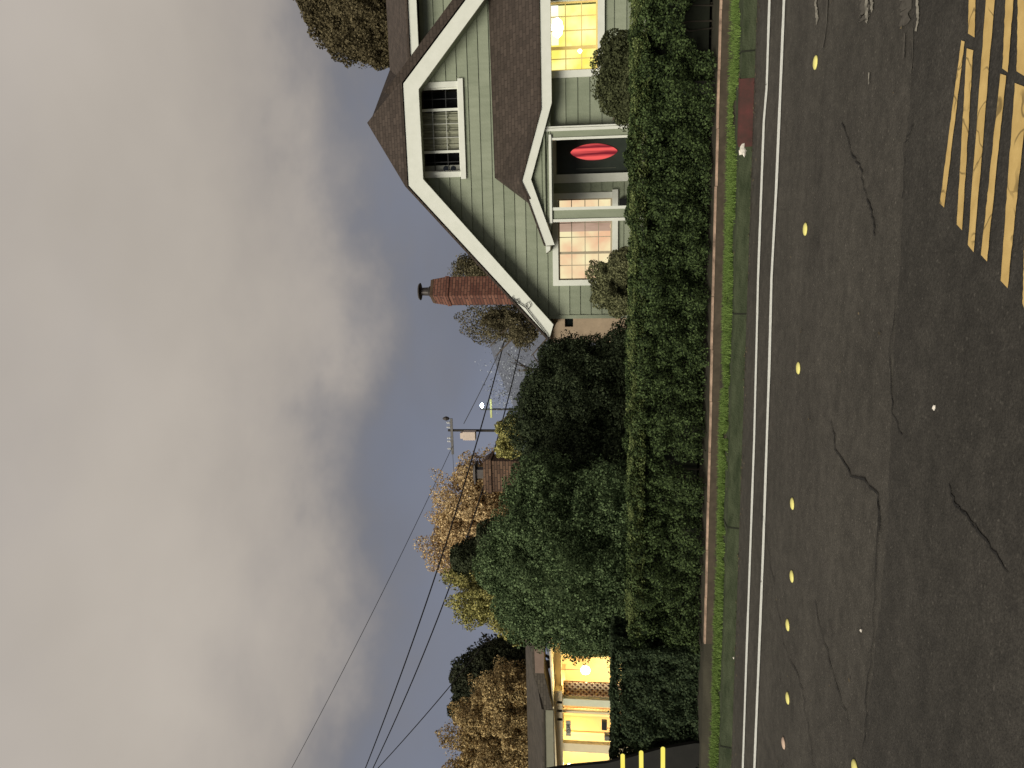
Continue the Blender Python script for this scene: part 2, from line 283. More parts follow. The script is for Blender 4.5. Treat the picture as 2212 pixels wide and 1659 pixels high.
# ------------------------------------------------------------------ raised yellow dots
DOT = mat('yellow_reflective_dot', (.88, .80, .26), .35, .08, 20); DOT2 = mat('worn_dot', (.62, .45, .34), .5, .2, 20)
labels = ['rightmost yellow raised dot, beside the worn white paint', 'second yellow raised dot from the right, below the long asphalt crack', 'third yellow raised dot counting from the right, mid road', 'fourth raised yellow dot from the right, above the forked crack',
          'fifth yellow raised dot from the right, close to the sixth one', 'sixth yellow raised dot from the right, below the big bush', 'seventh raised yellow dot from the right, third last on the left', 'pale worn raised dot without its yellow, last of the row at left', 'yellow raised dot cut off at the left edge, nearer the camera than the row']
pos = [(1762, 135), (1740, 495), (1725, 795), (1712, 1088), (1711, 1245), (1702, 1350), (1702, 1508), (1693, 1605), (1847, 1659)]
dome = [(.052, 0), (.050, .005), (.042, .010), (.026, .014), (.004, .016)]
dm = MB().lathe((0, 0, 0), dome, 20).build('raised_dot', DOT, smooth=True); dm.name = 'raised_dot'
for i, p in enumerate(pos):
    o = dm if i == 0 else dm.copy()
    if i: C.objects.link(o)
    if i == 7: o.data = dm.data.copy(); o.data.materials.clear(); o.data.materials.append(DOT2)
    o.location = gz(*p, .003); tag(o, labels[i], 'road dot', 'raised dots along the middle of the road')
# ------------------------------------------------------------------ litter on the kerb and pale stones on the road
def crumple(name, c, r, m, label, cat):
    b = MB(); n_ = 9; rings = 6
    for i in range(rings):
        for k in range(n_):
            th = math.pi*i/(rings-1); ph = 2*math.pi*k/n_; rr = r*random.uniform(.55, 1.25)
            b.v.append((c.x+rr*math.sin(th)*math.cos(ph), c.y+rr*math.sin(th)*math.sin(ph)*.6, c.z+r*.5+.55*rr*math.cos(th)))
    for i in range(rings-1):
        for k in range(n_): b.f.append((i*n_+k, i*n_+(k+1) % n_, (i+1)*n_+(k+1) % n_, (i+1)*n_+k))
    return tag(b.build(name, m), label, cat)
PAPER = mat('pale_paper', (.72, .66, .58), .8, .2, 30)
crumple('crumpled_paper', gz(1612, 325, .13), .065, PAPER, 'small crumpled pale paper lying on the kerb just left of the red paint', 'litter')
crumple('pebble', gz(2021, 880), .014, PAPER, 'tiny white pebble alone on the dark asphalt near the camera', 'pebble')
crumple('pebble', gz(1862, 1362), .013, PAPER, 'tiny pale pebble on the road between two cracks at left', 'pebble')
crumple('pebble', gz(1586, 1421, .13), .014, PAPER, 'tiny pale pebble on the kerb edge in front of the left hedge', 'pebble')

# ------------------------------------------------------------------ foliage
def leafmesh(name, blobs, n, size, m, parent, seed=0, lump=.28, freq=1.6, core=.8, depth=.22, flat=1.0, up=0.0, zmin=.15, box=None):
    """many small leaf faces spread through a shell of lumpy ellipsoids (c, (rx,ry,rz)) or a box hedge"""
    rng = np.random.RandomState(seed); random.seed(seed)
    P = []; Nn = []
    if box is None:
        ar = np.array([b[1][0]*b[1][2]+b[1][0]*b[1][1]+b[1][1]*b[1][2] for b in blobs]); ar /= ar.sum()
        for bi, (c, r) in enumerate(blobs):
            k = int(n*ar[bi]*1.25); d = rng.normal(size=(k, 3)); d /= np.linalg.norm(d, axis=1)[:, None]
            d[:, 1] = np.where(rng.rand(k) < .7, -np.abs(d[:, 1]), d[:, 1])
            c = np.array(c); r = np.array(r)
            for j in range(k):
                q = c+d[j]*r; nn = noise.noise(Vector(q)*freq+Vector((seed, 0, 0)))+.5*noise.noise(Vector(q)*freq*2.7)
                s_ = 1+lump*nn-depth*rng.rand()**2
                q = c+d[j]*r*s_
                if q[2] < zmin: continue
                ok = True
                for bj, (c2, r2) in enumerate(blobs):
                    if bj != bi and (((q-np.array(c2))/np.array(r2))**2).sum() < .5: ok = False; break
                if ok: P.append(q); Nn.append(d[j]/r*min(r))
    else:
        for q, nn in box(n, rng): P.append(q); Nn.append(nn)
    P = np.array(P); Nn = np.array(Nn); k = len(P)
    nr = Nn+rng.normal(size=(k, 3))*.75*flat; nr[:, 2] += up; nr /= np.linalg.norm(nr, axis=1)[:, None]
    a = np.cross(nr, rng.normal(size=(k, 3))); a /= np.linalg.norm(a, axis=1)[:, None]; b = np.cross(nr, a)
    s_ = (size*(.6+.8*rng.rand(k)))[:, None]
    V = np.empty((k, 4, 3)); V[:, 0] = P-a*s_*.5; V[:, 1] = P+b*s_*.32+nr*s_*.08; V[:, 2] = P+a*s_*.5; V[:, 3] = P-b*s_*.32+nr*s_*.08
    V = V.reshape(-1, 3); F = np.arange(4*k).reshape(-1, 4)
    cv = []; cf = []
    if core and box is None:
        for c, r in blobs:
            b0 = len(cv); nu, nv = 18, 12
            for i in range(nv+1):
                for j in range(nu):
                    th = math.pi*i/nv; ph = 2*math.pi*j/nu; d = Vector((math.sin(th)*math.cos(ph), math.sin(th)*math.sin(ph), math.cos(th)))
                    q = Vector(c)+Vector([d[x]*r[x] for x in range(3)])
                    nn = noise.noise(q*freq+Vector((seed, 0, 0)))+.5*noise.noise(q*freq*2.7); kk = core*(1+lump*nn)
                    w = [c[x]+d[x]*r[x]*kk for x in range(3)]; w[2] = max(w[2], zmin); cv.append(tuple(w))
            for i in range(nv):
                for j in range(nu): cf.append((b0+i*nu+j, b0+i*nu+(j+1) % nu, b0+(i+1)*nu+(j+1) % nu, b0+(i+1)*nu+j))
    allv = np.vstack([V, np.array(cv)]) if cv else V
    me = bpy.data.meshes.new(name); nf = k+len(cf)
    me.vertices.add(len(allv)); me.vertices.foreach_set('co', allv.ravel())
    idx = np.concatenate([F.ravel(), (np.array(cf)+4*k).ravel()]) if cf else F.ravel()
    me.loops.add(len(idx)); me.loops.foreach_set('vertex_index', idx.astype(np.int32))
    me.polygons.add(nf); me.polygons.foreach_set('loop_start', np.arange(0, 4*nf, 4, dtype=np.int32)); me.polygons.foreach_set('loop_total', np.full(nf, 4, np.int32))
    me.materials.append(m); me.update(calc_edges=True); me.validate()
    o = bpy.data.objects.new(name, me); C.objects.link(o)
    if parent: o.parent = parent; o.matrix_parent_inverse = Matrix.Translation(-parent.location)
    return o
def leafmat(name, c1, c2, isl=.48, rough=.7, sc=6):  # noise share also puts clump shade into the leaf colour
    return mat(name, c1, rough, .2, sc, spec=.12, isl=isl, col2=c2)
HEDGE = leafmat('hedge_leaves', (.006, .012, .004), (.105, .15, .052))
HEDGE2 = leafmat('box_hedge_leaves', (.012, .022, .010), (.07, .095, .045))
BUSHG = leafmat('green_bush_leaves', (.018, .034, .012), (.19, .26, .115), sc=4)
BUSHD = leafmat('dark_bush_leaves', (.010, .016, .007), (.075, .095, .046), sc=4)
OLV = leafmat('olive_leaves', (.07, .06, .03), (.20, .17, .10))
ORANGE_LIT = leafmat('orange_lit_leaves', (.20, .13, .06), (.98, .72, .38))  # orange lamp light on the back tree is put into the leaf colour
WARM_LIT = leafmat('warm_lit_leaves', (.14, .10, .045), (.72, .52, .24))  # warm lamp light is part of this leaf colour too
YEL = leafmat('yellow_lit_leaves', (.10, .10, .03), (.62, .56, .20))  # yellow light on the shrubs is put into their leaf colour
SHRUB = leafmat('shrub_leaves', (.055, .058, .026), (.24, .24, .12))
def blob(x, y, Y, rx, ry=None, dep=None):      # rx: half size along the picture's height of the world, ry: half width, in view pixels
    c = py(x, y, Y); k = pxm(Y)*(ray(x, y).length/FP)
    ry = ry or rx; dep = dep or (rx+ry)/2
    return (tuple(c), (ry*k, dep*k, rx*k))
def trunk(parent, base, top, r, limbs=5, seed=1, spread=1.2):
    random.seed(seed); b = MB(); base = Vector(base); top = Vector(top); mid = base.lerp(top, .5)+Vector((random.uniform(-.15, .15), 0, 0))
    b.tube([base, mid, top], r, 8, r*.45)
    for i in range(limbs):
        p = base.lerp(top, .45+.5*i/limbs); a = random.uniform(0, 6.28); e_ = p+Vector((math.cos(a)*spread, math.sin(a)*spread*.7, random.uniform(.4, 1.1)*spread)); b.tube([p, p.lerp(e_, .5)+Vector((0, 0, .1)), e_], r*.4, 6, r*.1)
    return b.build('trunk', BARK, parent, smooth=True)
# long hedge along the board
def hedgebox(x0, x1, yf, depth, z0, ztop, lump=.16, gaps=True):
    def gen(n, rng):
        out_ = []
        Lx = x1-x0; H = ztop-z0; w = [Lx*H, Lx*depth, H*depth, H*depth]; tot = sum(w); cuts = np.cumsum(w)/tot
        for _ in range(n):
            u = rng.rand(); a, b = rng.rand(2)
            if u < cuts[0]: q = [x0+a*Lx, 0, z0+b*H]; f = 'f'; nn = [0, -1, .25]
            elif u < cuts[1]: q = [x0+a*Lx, a*0+b*depth, ztop]; f = 't'; nn = [0, -.2, 1]
            elif u < cuts[2]: q = [x0, b*depth, z0+a*H]; f = 's'; nn = [-1, 0, .2]
            else: q = [x1, b*depth, z0+a*H]; f = 's'; nn = [1, 0, .2]
            p = Vector((q[0], q[1]+30, q[2])); nz_ = .5*noise.noise(p*1.7)+1.0*noise.noise(p*3.6)+.7*noise.noise(p*8)
            dip = nz_*lump-.30*rng.rand()**2.2*(1 if f == 'f' else .5)
            if f == 'f': q[1] = -dip*1.3; q[2] += rng.normal()*.02
            elif f == 't': q[2] += dip*.45+.03*noise.noise(Vector((q[0]*.8, 0, 0)))
            else: q[0] += dip*(-1 if nn[0] < 0 else 1)
            rnd = max(0, (q[2]-(ztop-.12)))/.12                      # rounded shoulders
            if f == 'f': q[1] += .10*rnd*rnd; nn = [0, -1, .25+rnd]
            if f == 'f' and gaps and q[2] < z0+.5 and noise.noise(Vector((q[0]*1.1+9, 0, q[2]*1.3))) > .30+.6*(q[2]-z0): continue
            q[1] += yf(q[0]); out_.append((np.array(q), np.array(nn)))
        return out_
    return gen
h = thing('hedge', 'long clipped dark green hedge on the low board, running below the green house', 'hedge', (-2, 10.4, .2))
hz = py(1366, 830, 10.4).z
yfh = lambda x: 10.05+.02*x
xh0, xh1 = py(1450, 1385, 10).x, 4.2
leafmesh('foliage', None, 230000, .031, HEDGE, h, 11, box=hedgebox(xh0, xh1, yfh, 1.15, .24, hz, lump=.27))
def topleaves(n, rng):  # the lightened hedge top is put in as paler leaves
    out_ = []
    for _ in range(n):
        x = rng.uniform(xh0+.05, xh1); t_ = rng.rand(); b = rng.rand()*1.1; up_n = .05*noise.noise(Vector((x*2.2, b*2, 3)))
        if t_ < .45: q = [x, yfh(x)+.02+.05*rng.rand(), hz-.16*rng.rand()**1.4+up_n]
        else: q = [x, yfh(x)+b, hz+up_n+.05*rng.rand()**2]
        out_.append((np.array(q), np.array([0, -.5, 1.0])))
    return out_
leafmesh('top_leaves', None, 26000, .030, leafmat('lightened_top_leaves', (.05, .065, .018), (.19, .23, .085)), h, 12, box=topleaves, up=.6)
hc = MB(); hc.box(xh0+.2, xh1, 10.42, 11.0, .26, hz-.16); hc.build('dark_core', mat('core_shade', (.012, .014, .008), .95, .3, 6), h)  # dark box stands for the shade inside the hedge gaps
sb = MB(); random.seed(5)
for i in range(120):
    x = random.uniform(xh0+.1, xh1); y_ = yfh(x)+random.uniform(.15, .5); sb.tube([(x, y_+.12, .2), (x+random.uniform(-.04, .04), y_+.12, .5), (x+random.uniform(-.2, .2), y_+.1, .95)], .012, 5, .005)
sb.build('stem', mat('dark_bark', (.03, .025, .018), .95, .3, 12), h)
# board edging; light on its top edge is put in as a pale orange strip
bd = thing('board_edging', 'low brown board along the foot of the long hedge, its top edge coloured pale orange as if lit', 'edging', (0, 9.7, .1))
xb0, xb1 = py(1535, 1376, 9.6).x, 5.0
b1 = MB(); b2 = MB(); nb = 16; random.seed(4)
for i in range(nb):
    a = xb0+(xb1-xb0)*i/nb; c = xb0+(xb1-xb0)*(i+1)/nb; zt = .215+random.uniform(-.006, .006)
    b1.prism([(a, yb(a), .10), (a, yb(a)+.05, .10), (a, yb(a)+.05, zt), (a, yb(a), zt)], (c-a, yb(c)-yb(a), 0))
    b2.prism([(a, yb(a)-.006, zt+.001), (a, yb(a)+.052, zt+.001), (a, yb(a)+.052, zt+.024), (a, yb(a)-.006, zt+.024)], (c-a-.006, yb(c)-yb(a), 0))
b1.build('board', BOARD, bd); b2.build('lit_top_strip', WOOD, bd)
# grey stakes showing in the hedge foot
for (x, y, lb) in ((1512, 190, 'grey stub of wood in the hedge foot, above the red kerb'), (1518, 930, 'grey stub of wood in the hedge foot under the brown brick chimney'), (1516, 1150, 'grey stub of wood in the hedge foot near the left end of the hedge')):
    p = py(x, y, 10.16); o = MB().box(-.075, .075, -.03, .03, 0, .26).build('wooden_stake', GREYWOOD); o.location = (p.x, p.y, .2); tag(o, lb, 'stake', 'short stakes at the foot of the hedge')
# left block hedge
h2 = thing('block_hedge', 'square clipped hedge in front of the yellow lit porch', 'hedge', (-8, 10.1, .15))
p0, p1 = py(1400, 1650, 10.0), py(1400, 1400, 10.0)
leafmesh('foliage', None, 70000, .036, HEDGE2, h2, 21, box=hedgebox(p0.x, p1.x, lambda x: 9.95, 1.0, .13, py(1322, 1500, 10.1).z, lump=.12, gaps=False))
MB().box(p0.x+.15, p1.x-.15, 10.25, 10.8, .14, py(1322, 1500, 10.1).z-.16).build('dark_core', MATS['core_shade'], h2)  # dark box for the inner shade of this hedge
# grass strip
def grass():
    rng = np.random.RandomState(2); n = 120000; x = rng.uniform(-12, 4.5, n); u = rng.beta(2.4, 2.4, n)
    y0 = np.array([yk(a)+.07 for a in x]); wdt = np.where(x > .6, .70, .64)
    dens = np.array([noise.noise(Vector((a*1.3, b*3, 0)))+.5*noise.noise(Vector((a*7, b*4, 5)))-.9*abs(b-.5)**2*2 for a, b in zip(x, u)])
    keep = (dens > -.27) & ((x < 0.7) | (rng.rand(n) < .5)); x = x[keep]; u = u[keep]; y0 = y0[keep]; wdt = wdt[keep]; k = len(x)
    y = y0+u*wdt; hgt = .02+.045*rng.rand(k); a = rng.uniform(0, 6.28, k); w = .004; z = np.full(k, .134)
    dx = np.cos(a)*w; dy = np.sin(a)*w; lx = rng.normal(size=k)*.02; ly = rng.normal(size=k)*.02
    V = np.stack([np.stack([x-dx, y-dy, z], 1), np.stack([x+dx, y+dy, z], 1), np.stack([x+lx, y+ly, z+hgt], 1)], 1).reshape(-1, 3)
    me = bpy.data.meshes.new('grass'); me.from_pydata(V.tolist(), [], np.arange(3*k).reshape(-1, 3).tolist()); me.materials.append(leafmat('grass_blades', (.075, .125, .028), (.24, .34, .09))); me.update()
    o = bpy.data.objects.new('grass', me); C.objects.link(o); tag(o, 'bright green grass strip behind the kerb', 'grass', kind='stuff')
grass()
def fallen():
    rng = np.random.RandomState(6); V = []; F = []
    for _ in range(1500):
        x = rng.uniform(-11, 4.2); u = rng.rand()
        if u < .45: y = yk(x)-abs(rng.normal())*.12-.01; z = .012
        elif u < .6: y = yk(x)+.04+rng.rand()*.24; z = .142
        elif u < .92: y = yk(x)+.55+rng.rand()*.35; z = .13
        else: y = rng.uniform(4.5, 8.4); z = .012
        a = rng.uniform(0, 6.28); r_ = rng.uniform(.006, .02); t_ = rng.uniform(-.3, .3, 3)*r_; b0 = len(V)
        V += [(x+math.cos(a)*r_, y+math.sin(a)*r_, z+abs(t_[0])), (x-math.sin(a)*r_*.5, y+math.cos(a)*r_*.5, z+abs(t_[1])), (x-math.cos(a)*r_, y-math.sin(a)*r_, z+abs(t_[2])), (x+math.sin(a)*r_*.5, y-math.cos(a)*r_*.5, z)]; F.append((b0, b0+1, b0+2, b0+3))
    me = bpy.data.meshes.new('fallen_leaves'); me.from_pydata(V, [], F); me.materials.append(leafmat('fallen_leaf_colours', (.04, .03, .018), (.22, .17, .10))); o = bpy.data.objects.new('fallen_leaves', me); C.objects.link(o)
    tag(o, 'small dry leaves scattered along the gutter and verge', 'fallen leaves', kind='stuff')
fallen()
JT = mat('kerb_joint_dirt', (.018, .02, .012), .9, .2, 9); jm = MB()
for xj in (-9.2, -6.4, -3.55, -1.05, 1.7):
    yj = yk(xj); jm.quad((xj, yj-.002, .004), (xj+.018, yj-.002, .004), (xj+.018, yj+.026, .1365), (xj, yj+.026, .1365)); jm.quad((xj, yj+.026, .1375), (xj+.018, yj+.026, .1375), (xj+.022, yj+.3, .1385), (xj+.004, yj+.3, .1385))
struct(jm.build('kerb_joints', JT))
# big bushes
def bush(name, label, cat, blobs, n, size, m, seed, group=None, tr=True, **k):
    c = Vector(blobs[0][0]); o = thing(name, label, cat, (c.x, c.y, .3), group)
    leafmesh('foliage', blobs, n, size, m, o, seed, **k)
    if tr: trunk(o, (c.x, c.y+.2, .2), (c.x, c.y+.2, max(.8, c.z)), .09, 5, seed, .6)
    return o
bush('large_bush', 'tall bright green rounded bush between the long hedge and the yellow porch', 'bush',
     [blob(1250, 1235, 12.6, 180, 165), blob(1170, 1150, 12.8, 105, 110), blob(1150, 1290, 12.8, 85, 95), blob(1370, 1290, 12.4, 150, 125), blob(1180, 1060, 13.2, 95, 80), blob(1330, 1100, 12.9, 140, 110), blob(1090, 1215, 13, 70, 75), blob(1470, 1345, 12.2, 55, 45)], 190000, .040, BUSHG, 31, lump=.30, freq=3.2, core=.7, depth=.34)
bush('dark_bush', 'wide very dark bush left of the green house behind the hedge', 'bush',
     [blob(1275, 870, 15.5, 150, 120), blob(1265, 800, 15.8, 100, 75), blob(1225, 770, 15.8, 60, 48), blob(1200, 930, 15.2, 100, 90), blob(1300, 990, 14.6, 150, 100), blob(1205, 1005, 14.6, 85, 55), blob(1160, 860, 15.4, 45, 55), blob(1355, 765, 15.6, 62, 70)], 130000, .045, BUSHD, 32, lump=.30, freq=2.8, core=.7, depth=.34)
bush('dark_treetop', 'dark rounded crown rising behind the bright green bush', 'tree', [blob(1035, 1205, 17, 62, 48), blob(1080, 1180, 17, 60, 60)], 16000, .07, leafmat('deep_green_leaves', (.02, .026, .012), (.085, .10, .05)), 33)
bush('feathery_shrub', 'shrub with feathery shoots coloured as if lit yellow, left of the dark crown', 'shrub', [blob(1060, 1275, 16.5, 85, 42), blob(1050, 1315, 16.5, 60, 32), blob(1010, 1240, 17.5, 40, 25), blob(1120, 1330, 16, 60, 45)], 20000, .055, YEL, 34, lump=.7, freq=3.5, core=.45, depth=.5)
bush('yellow_shrub', 'small yellow lit shrub to the right of the brown brick chimney', 'shrub', [blob(1100, 925, 22, 30, 28), blob(1095, 968, 22, 26, 22)], 9000, .06, YEL, 35, core=.5, lump=.7, freq=2.5, depth=.5)
bush('round_shrub', 'round olive shrub at the lower edge of the curtained window', 'shrub', [blob(1322, 612, 15.5, 42, 52), blob(1345, 650, 15.3, 35, 30), blob(1340, 575, 15.3, 30, 35)], 17000, .045, SHRUB, 36, freq=3.4, core=.66, lump=.5, depth=.35)
bush('conical_shrub', 'dark green shrub under the brightest yellow window', 'shrub', [blob(1340, 175, 13.4, 46, 70), blob(1345, 110, 13.6, 45, 30), blob(1375, 225, 13.2, 42, 45), blob(1400, 170, 13, 50, 80)], 24000, .045, leafmat('dark_olive_leaves', (.03, .034, .014), (.11, .12, .055)), 37, freq=3, lump=.42, core=.7)
# leaves lit by the porch at the far side of the big bush
bush('porch_shrub', 'thin shrub with lit leaves beside the white globe porch light', 'shrub', [blob(1290, 1403, 17, 38, 10), blob(1250, 1400, 16.5, 40, 9)], 3500, .07, leafmat('pale_green_leaves', (.16, .18, .07), (.5, .48, .2)), 38, core=.3, depth=.5, tr=False)
bush('straggly_plant', 'straggly pale leaved plant between the block hedge and the long hedge', 'plant', [blob(1450, 1398, 10.6, 50, 9), blob(1510, 1402, 10.6, 26, 12)], 900, .06, leafmat('pale_leaves', (.06, .06, .035), (.34, .32, .2)), 39, core=0, depth=.6, lump=.6, tr=False)
# ------------------------------------------------------------------ trees behind
def tree(name, label, base_px, Y, blobs, n, size, m, seed, **k):
    c = py(base_px[0], base_px[1], Y); o = thing(name, label, 'tree', (c.x, Y, .5), 'trees behind the houses')
    leafmesh('crown', blobs, n, size, m, o, seed, zmin=.5, **k); trunk(o, (c.x, Y, .4), (c.x, Y, c.z), .22, 7, seed, 2.0); return o
tree('orange_lit_tree', 'tree coloured as if lit orange brown, left of the brown brick chimney', (1040, 1110), 34, [blob(1035, 1110, 34, 90, 95), blob(1010, 1190, 34, 75, 60), blob(1040, 1030, 34, 55, 55), blob(985, 1140, 34.5, 50, 60), blob(1090, 1090, 34, 60, 60)], 60000, .10, ORANGE_LIT, 41, lump=.75, freq=1.3, core=.42, depth=.62)
tree('dark_tree', 'dark smooth crowned tree beyond the left house roof', (1080, 1430), 30, [blob(1080, 1440, 30, 88, 60), blob(1030, 1470, 31, 60, 50), blob(1110, 1400, 30, 60, 40), blob(1020, 1520, 31, 55, 50)], 20000, .13, leafmat('night_green_leaves', (.016, .02, .010), (.06, .065, .035)), 42, freq=1.1)
tree('warm_lit_tree', 'tree coloured as if lit brown and yellow, above the left house roof at the picture edge', (1090, 1600), 27, [blob(1080, 1600, 27, 100, 70), blob(1060, 1540, 27, 75, 60), blob(1105, 1480, 26.5, 65, 50), blob(1050, 1665, 27, 75, 60), blob(1120, 1560, 26.5, 60, 90)], 80000, .085, WARM_LIT, 43, lump=.6, freq=1.5, core=.6, depth=.4)
tree('chimney_tree', 'thin olive brown tree behind the red brick chimney', (1100, 680), 36, [blob(1085, 690, 36, 75, 48), blob(1120, 715, 36, 50, 35), blob(1040, 590, 38, 50, 45), blob(1020, 575, 38, 38, 30)], 22000, .09, OLV, 44, lump=.7, core=.4, depth=.65, freq=.9)
tree('roof_tree', 'large olive brown tree above the green house roof at right', (800, 20), 38, [blob(790, 20, 38, 105, 90), blob(720, 10, 38, 60, 45), blob(740, -60, 38, 90, 90), blob(800, 90, 38, 50, 38), blob(825, 120, 38, 32, 24), blob(740, 50, 38, 45, 40), blob(850, 40, 38, 60, 80)], 90000, .12, leafmat('roof_tree_leaves', (.045, .035, .015), (.19, .155, .085)), 45, lump=.3, core=.8, freq=.8)
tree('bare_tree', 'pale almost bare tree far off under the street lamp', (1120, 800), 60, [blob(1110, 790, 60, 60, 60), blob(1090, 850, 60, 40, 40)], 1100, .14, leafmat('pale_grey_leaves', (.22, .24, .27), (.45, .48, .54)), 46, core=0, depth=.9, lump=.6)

# ------------------------------------------------------------------ green house
def clip(poly, a, b, c):      # keep a*x+b*z<=c ; poly of (x,z)
    o = []
    for i in range(len(poly)):
        p, q = poly[i], poly[(i+1) % len(poly)]; fp = a*p[0]+b*p[1]-c; fq = a*q[0]+b*q[1]-c
        if fp <= 0: o.append(p)
        if (fp < 0 < fq) or (fq < 0 < fp):
            t_ = fp/(fp-fq); o.append((p[0]+(q[0]-p[0])*t_, p[1]+(q[1]-p[1])*t_))
    return o if len(o) > 2 else []
def minus(polys, x0, x1, z0, z1):
    o = []
    for p in polys:
        for q in (clip(p, 1, 0, x0), clip(p, -1, 0, -x1), clip(clip(clip(p, 1, 0, x1) or [], -1, 0, -x0) or [], 0, 1, z0) if clip(p, 1, 0, x1) else [], clip(clip(clip(p, 1, 0, x1) or [], -1, 0, -x0) or [], 0, -1, -z1) if clip(p, 1, 0, x1) else []):
            if q and len(q) > 2: o.append(q)
    return o
def siding(polys, Y, dz=.265, z_off=0.0, lap=.026):
    b = MB()
    for p in polys:
        z0 = min(q[1] for q in p); z1 = max(q[1] for q in p); k = math.floor((z0-z_off)/dz)
        while z_off+k*dz < z1:
            a = z_off+k*dz; s_ = clip(p, 0, -1, -a); s_ = clip(s_, 0, 1, a+dz) if s_ else []
            if s_:
                top = [(x, Y-lap*(1-(z-a)/dz)-.002, z) for x, z in s_]; b.quad(*top)
                lo = [q for q in s_ if abs(q[1]-a) < 1e-6]
                if len(lo) >= 2:
                    xs_ = sorted(q[0] for q in lo); b.quad((xs_[0], Y-lap-.002, a), (xs_[-1], Y-lap-.002, a), (xs_[-1], Y-.001, a), (xs_[0], Y-.001, a))
            k += 1
    return b
YH = 19.0; YP = 17.8
def H(x, y, Y=YH): p = py(x, y, Y); return (p.x, p.z)
house = thing('green_house', 'sage green sided house with white trim, clipped gable and brown shingle roof', 'house', (1.5, YH, .5))
A_ = H(1250, 686); TL = H(903, 397); TR = H(898, 182); cornerX = A_[0]
slope = (TL[1]-H(1195, 716)[1])/(TL[0]-H(1195, 716)[0])
xR = TR[0]+(TL[0]-cornerX)                               # right wall, mirrored
zl = TL[1]-(TL[0]-cornerX)*slope
gable = [(cornerX, .3), (xR, .3), (xR, TR[1]-(xR-TR[0])*slope), (TR[0], TR[1]), (TL[0], TL[1]), (cornerX, zl)]
def rect(x0, x1, y0, y1, Y=YH):     # view px: x up/down, y left/right -> X0,X1,Z0,Z1
    a = py((x0+x1)/2, y1, Y).x; b = py((x0+x1)/2, y0, Y).x; zt = py(x0, (y0+y1)/2, Y).z; zb = py(x1, (y0+y1)/2, Y).z
    return (a, b, zb, zt)
w_up = rect(906, 993, 190, 372); w_cur = rect(1206, 1322, 429, 604); d_rect = rect(1203, 1400, 297, 379); d_rect = (d_rect[0], d_rect[1], .65, d_rect[3])
pg_ = [gable]
for r in (w_up, w_cur, d_rect): pg_ = minus(pg_, *r)
siding(pg_, YH).build('front_siding', OLIVE, house)
MB().box(cornerX, cornerX+.12, YH+.02, 29, .3, zl-.02).build('side_wall', OLIVE, house)
MB().box(xR-.12, xR, YH+.02, 29, .3, zl-.02).build('side_wall', OLIVE, house)
MB().box(cornerX, xR, 28.9, 29, .3, zl).build('rear_wall', OLIVE, house)
MB().box(cornerX-.02, cornerX+.07, YH-.045, YH-.028, .3, zl-.05).build('corner_board', OLIVE, house)
# roof slabs: fascia plane
YF = 18.5
def Fp(x, y, Y=YF): return py(x, y, Y)
oL, oTL, oTR = Fp(1187, 730), Fp(883, 401), Fp(871, 181)
sl_ = (oTL.z-oL.z)/(oTL.x-oL.x); span = oTL.x-oL.x; oR = Vector((oTR.x+span, YF, oTR.z-span*sl_))
iw = .36                                                   # fascia width, measured square to the slope
nL = Vector((sl_, 0, -1)).normalized(); nR = Vector((-sl_, 0, -1)).normalized()
def inner(o_, d1, d2):      # offset corner between two edges with inward normals d1,d2
    M_ = Matrix(((d1.x, d1.z), (d2.x, d2.z))).inverted(); v = M_ @ Vector((iw, iw)); return Vector((o_.x+v.x, YF, o_.z+v.y))
dn = Vector((0, 0, -1)); iTL = inner(oTL, nL, dn); iTR = inner(oTR, nR, dn)
iL = oL+Vector((.33, 0, -.10)); iR = oR+Vector((-.33, 0, -.10))
for nm, q in (('fascia', [oL, oTL, iTL, iL]), ('fascia', [oTL, oTR, iTR, iTL]), ('fascia', [oTR, oR, iR, iTR])):
    MB().prism(q, (0, .05, 0)).build(nm, WHITE, house)
# soffit under the overhang
sof = MB()
for a, b in ((iL, iTL), (iTL, iTR), (iTR, iR)):
    sof.prism([a+Vector((0, .05, .05)), b+Vector((0, .05, .05)), b+Vector((0, YH-YF-.02, .05)), a+Vector((0, YH-YF-.02, .05))], (0, 0, .03))
sof.build('soffit', OLIVE, house)
apex_x = (oTL.x+oTR.x)/2; apex_z = oTL.z+(oTR.x-oTL.x)/2*sl_
# ridge start: where the photo's peak sits at the ridge height
lo_, hi_ = 18.5, 26
for _ in range(40):
    mdd = (lo_+hi_)/2
    if py(798, 265, mdd).z < apex_z+.05: lo_ = mdd
    else: hi_ = mdd
PK = Vector((py(798, 265, lo_).x, lo_, apex_z+.05)); print('peak', PK, 'apexx', apex_x)
up_ = Vector((0, 0, .06)); back = Vector((0, 10.6, 0))
rf = MB()
e0, e1, e2, e3 = oL+Vector((-.03, -.03, .01)), oTL+Vector((-.02, -.03, .02)), oTR+Vector((.02, -.03, .02)), oR+Vector((.03, -.03, .01))
rb = Vector((PK.x, 29.2, PK.z))
rf.prism([e0, e1, PK, rb, e0+back], up_); rf.prism([e1, e2, PK], up_); rf.prism([e2, e3, e3+back, rb, PK], up_)
rf.build('roof', SHING, house)
# dark brown shingled band behind the right rake
off = Vector((.22, .35, .24))
MB().prism([e2+off+Vector((-.35, 0, .3)), e3+off, e3+off+Vector((-.35, 0, -.1)), e2+off+Vector((-.5, 0, -.1))], (0, .9, 0)).build('rake_band', SHING, house)
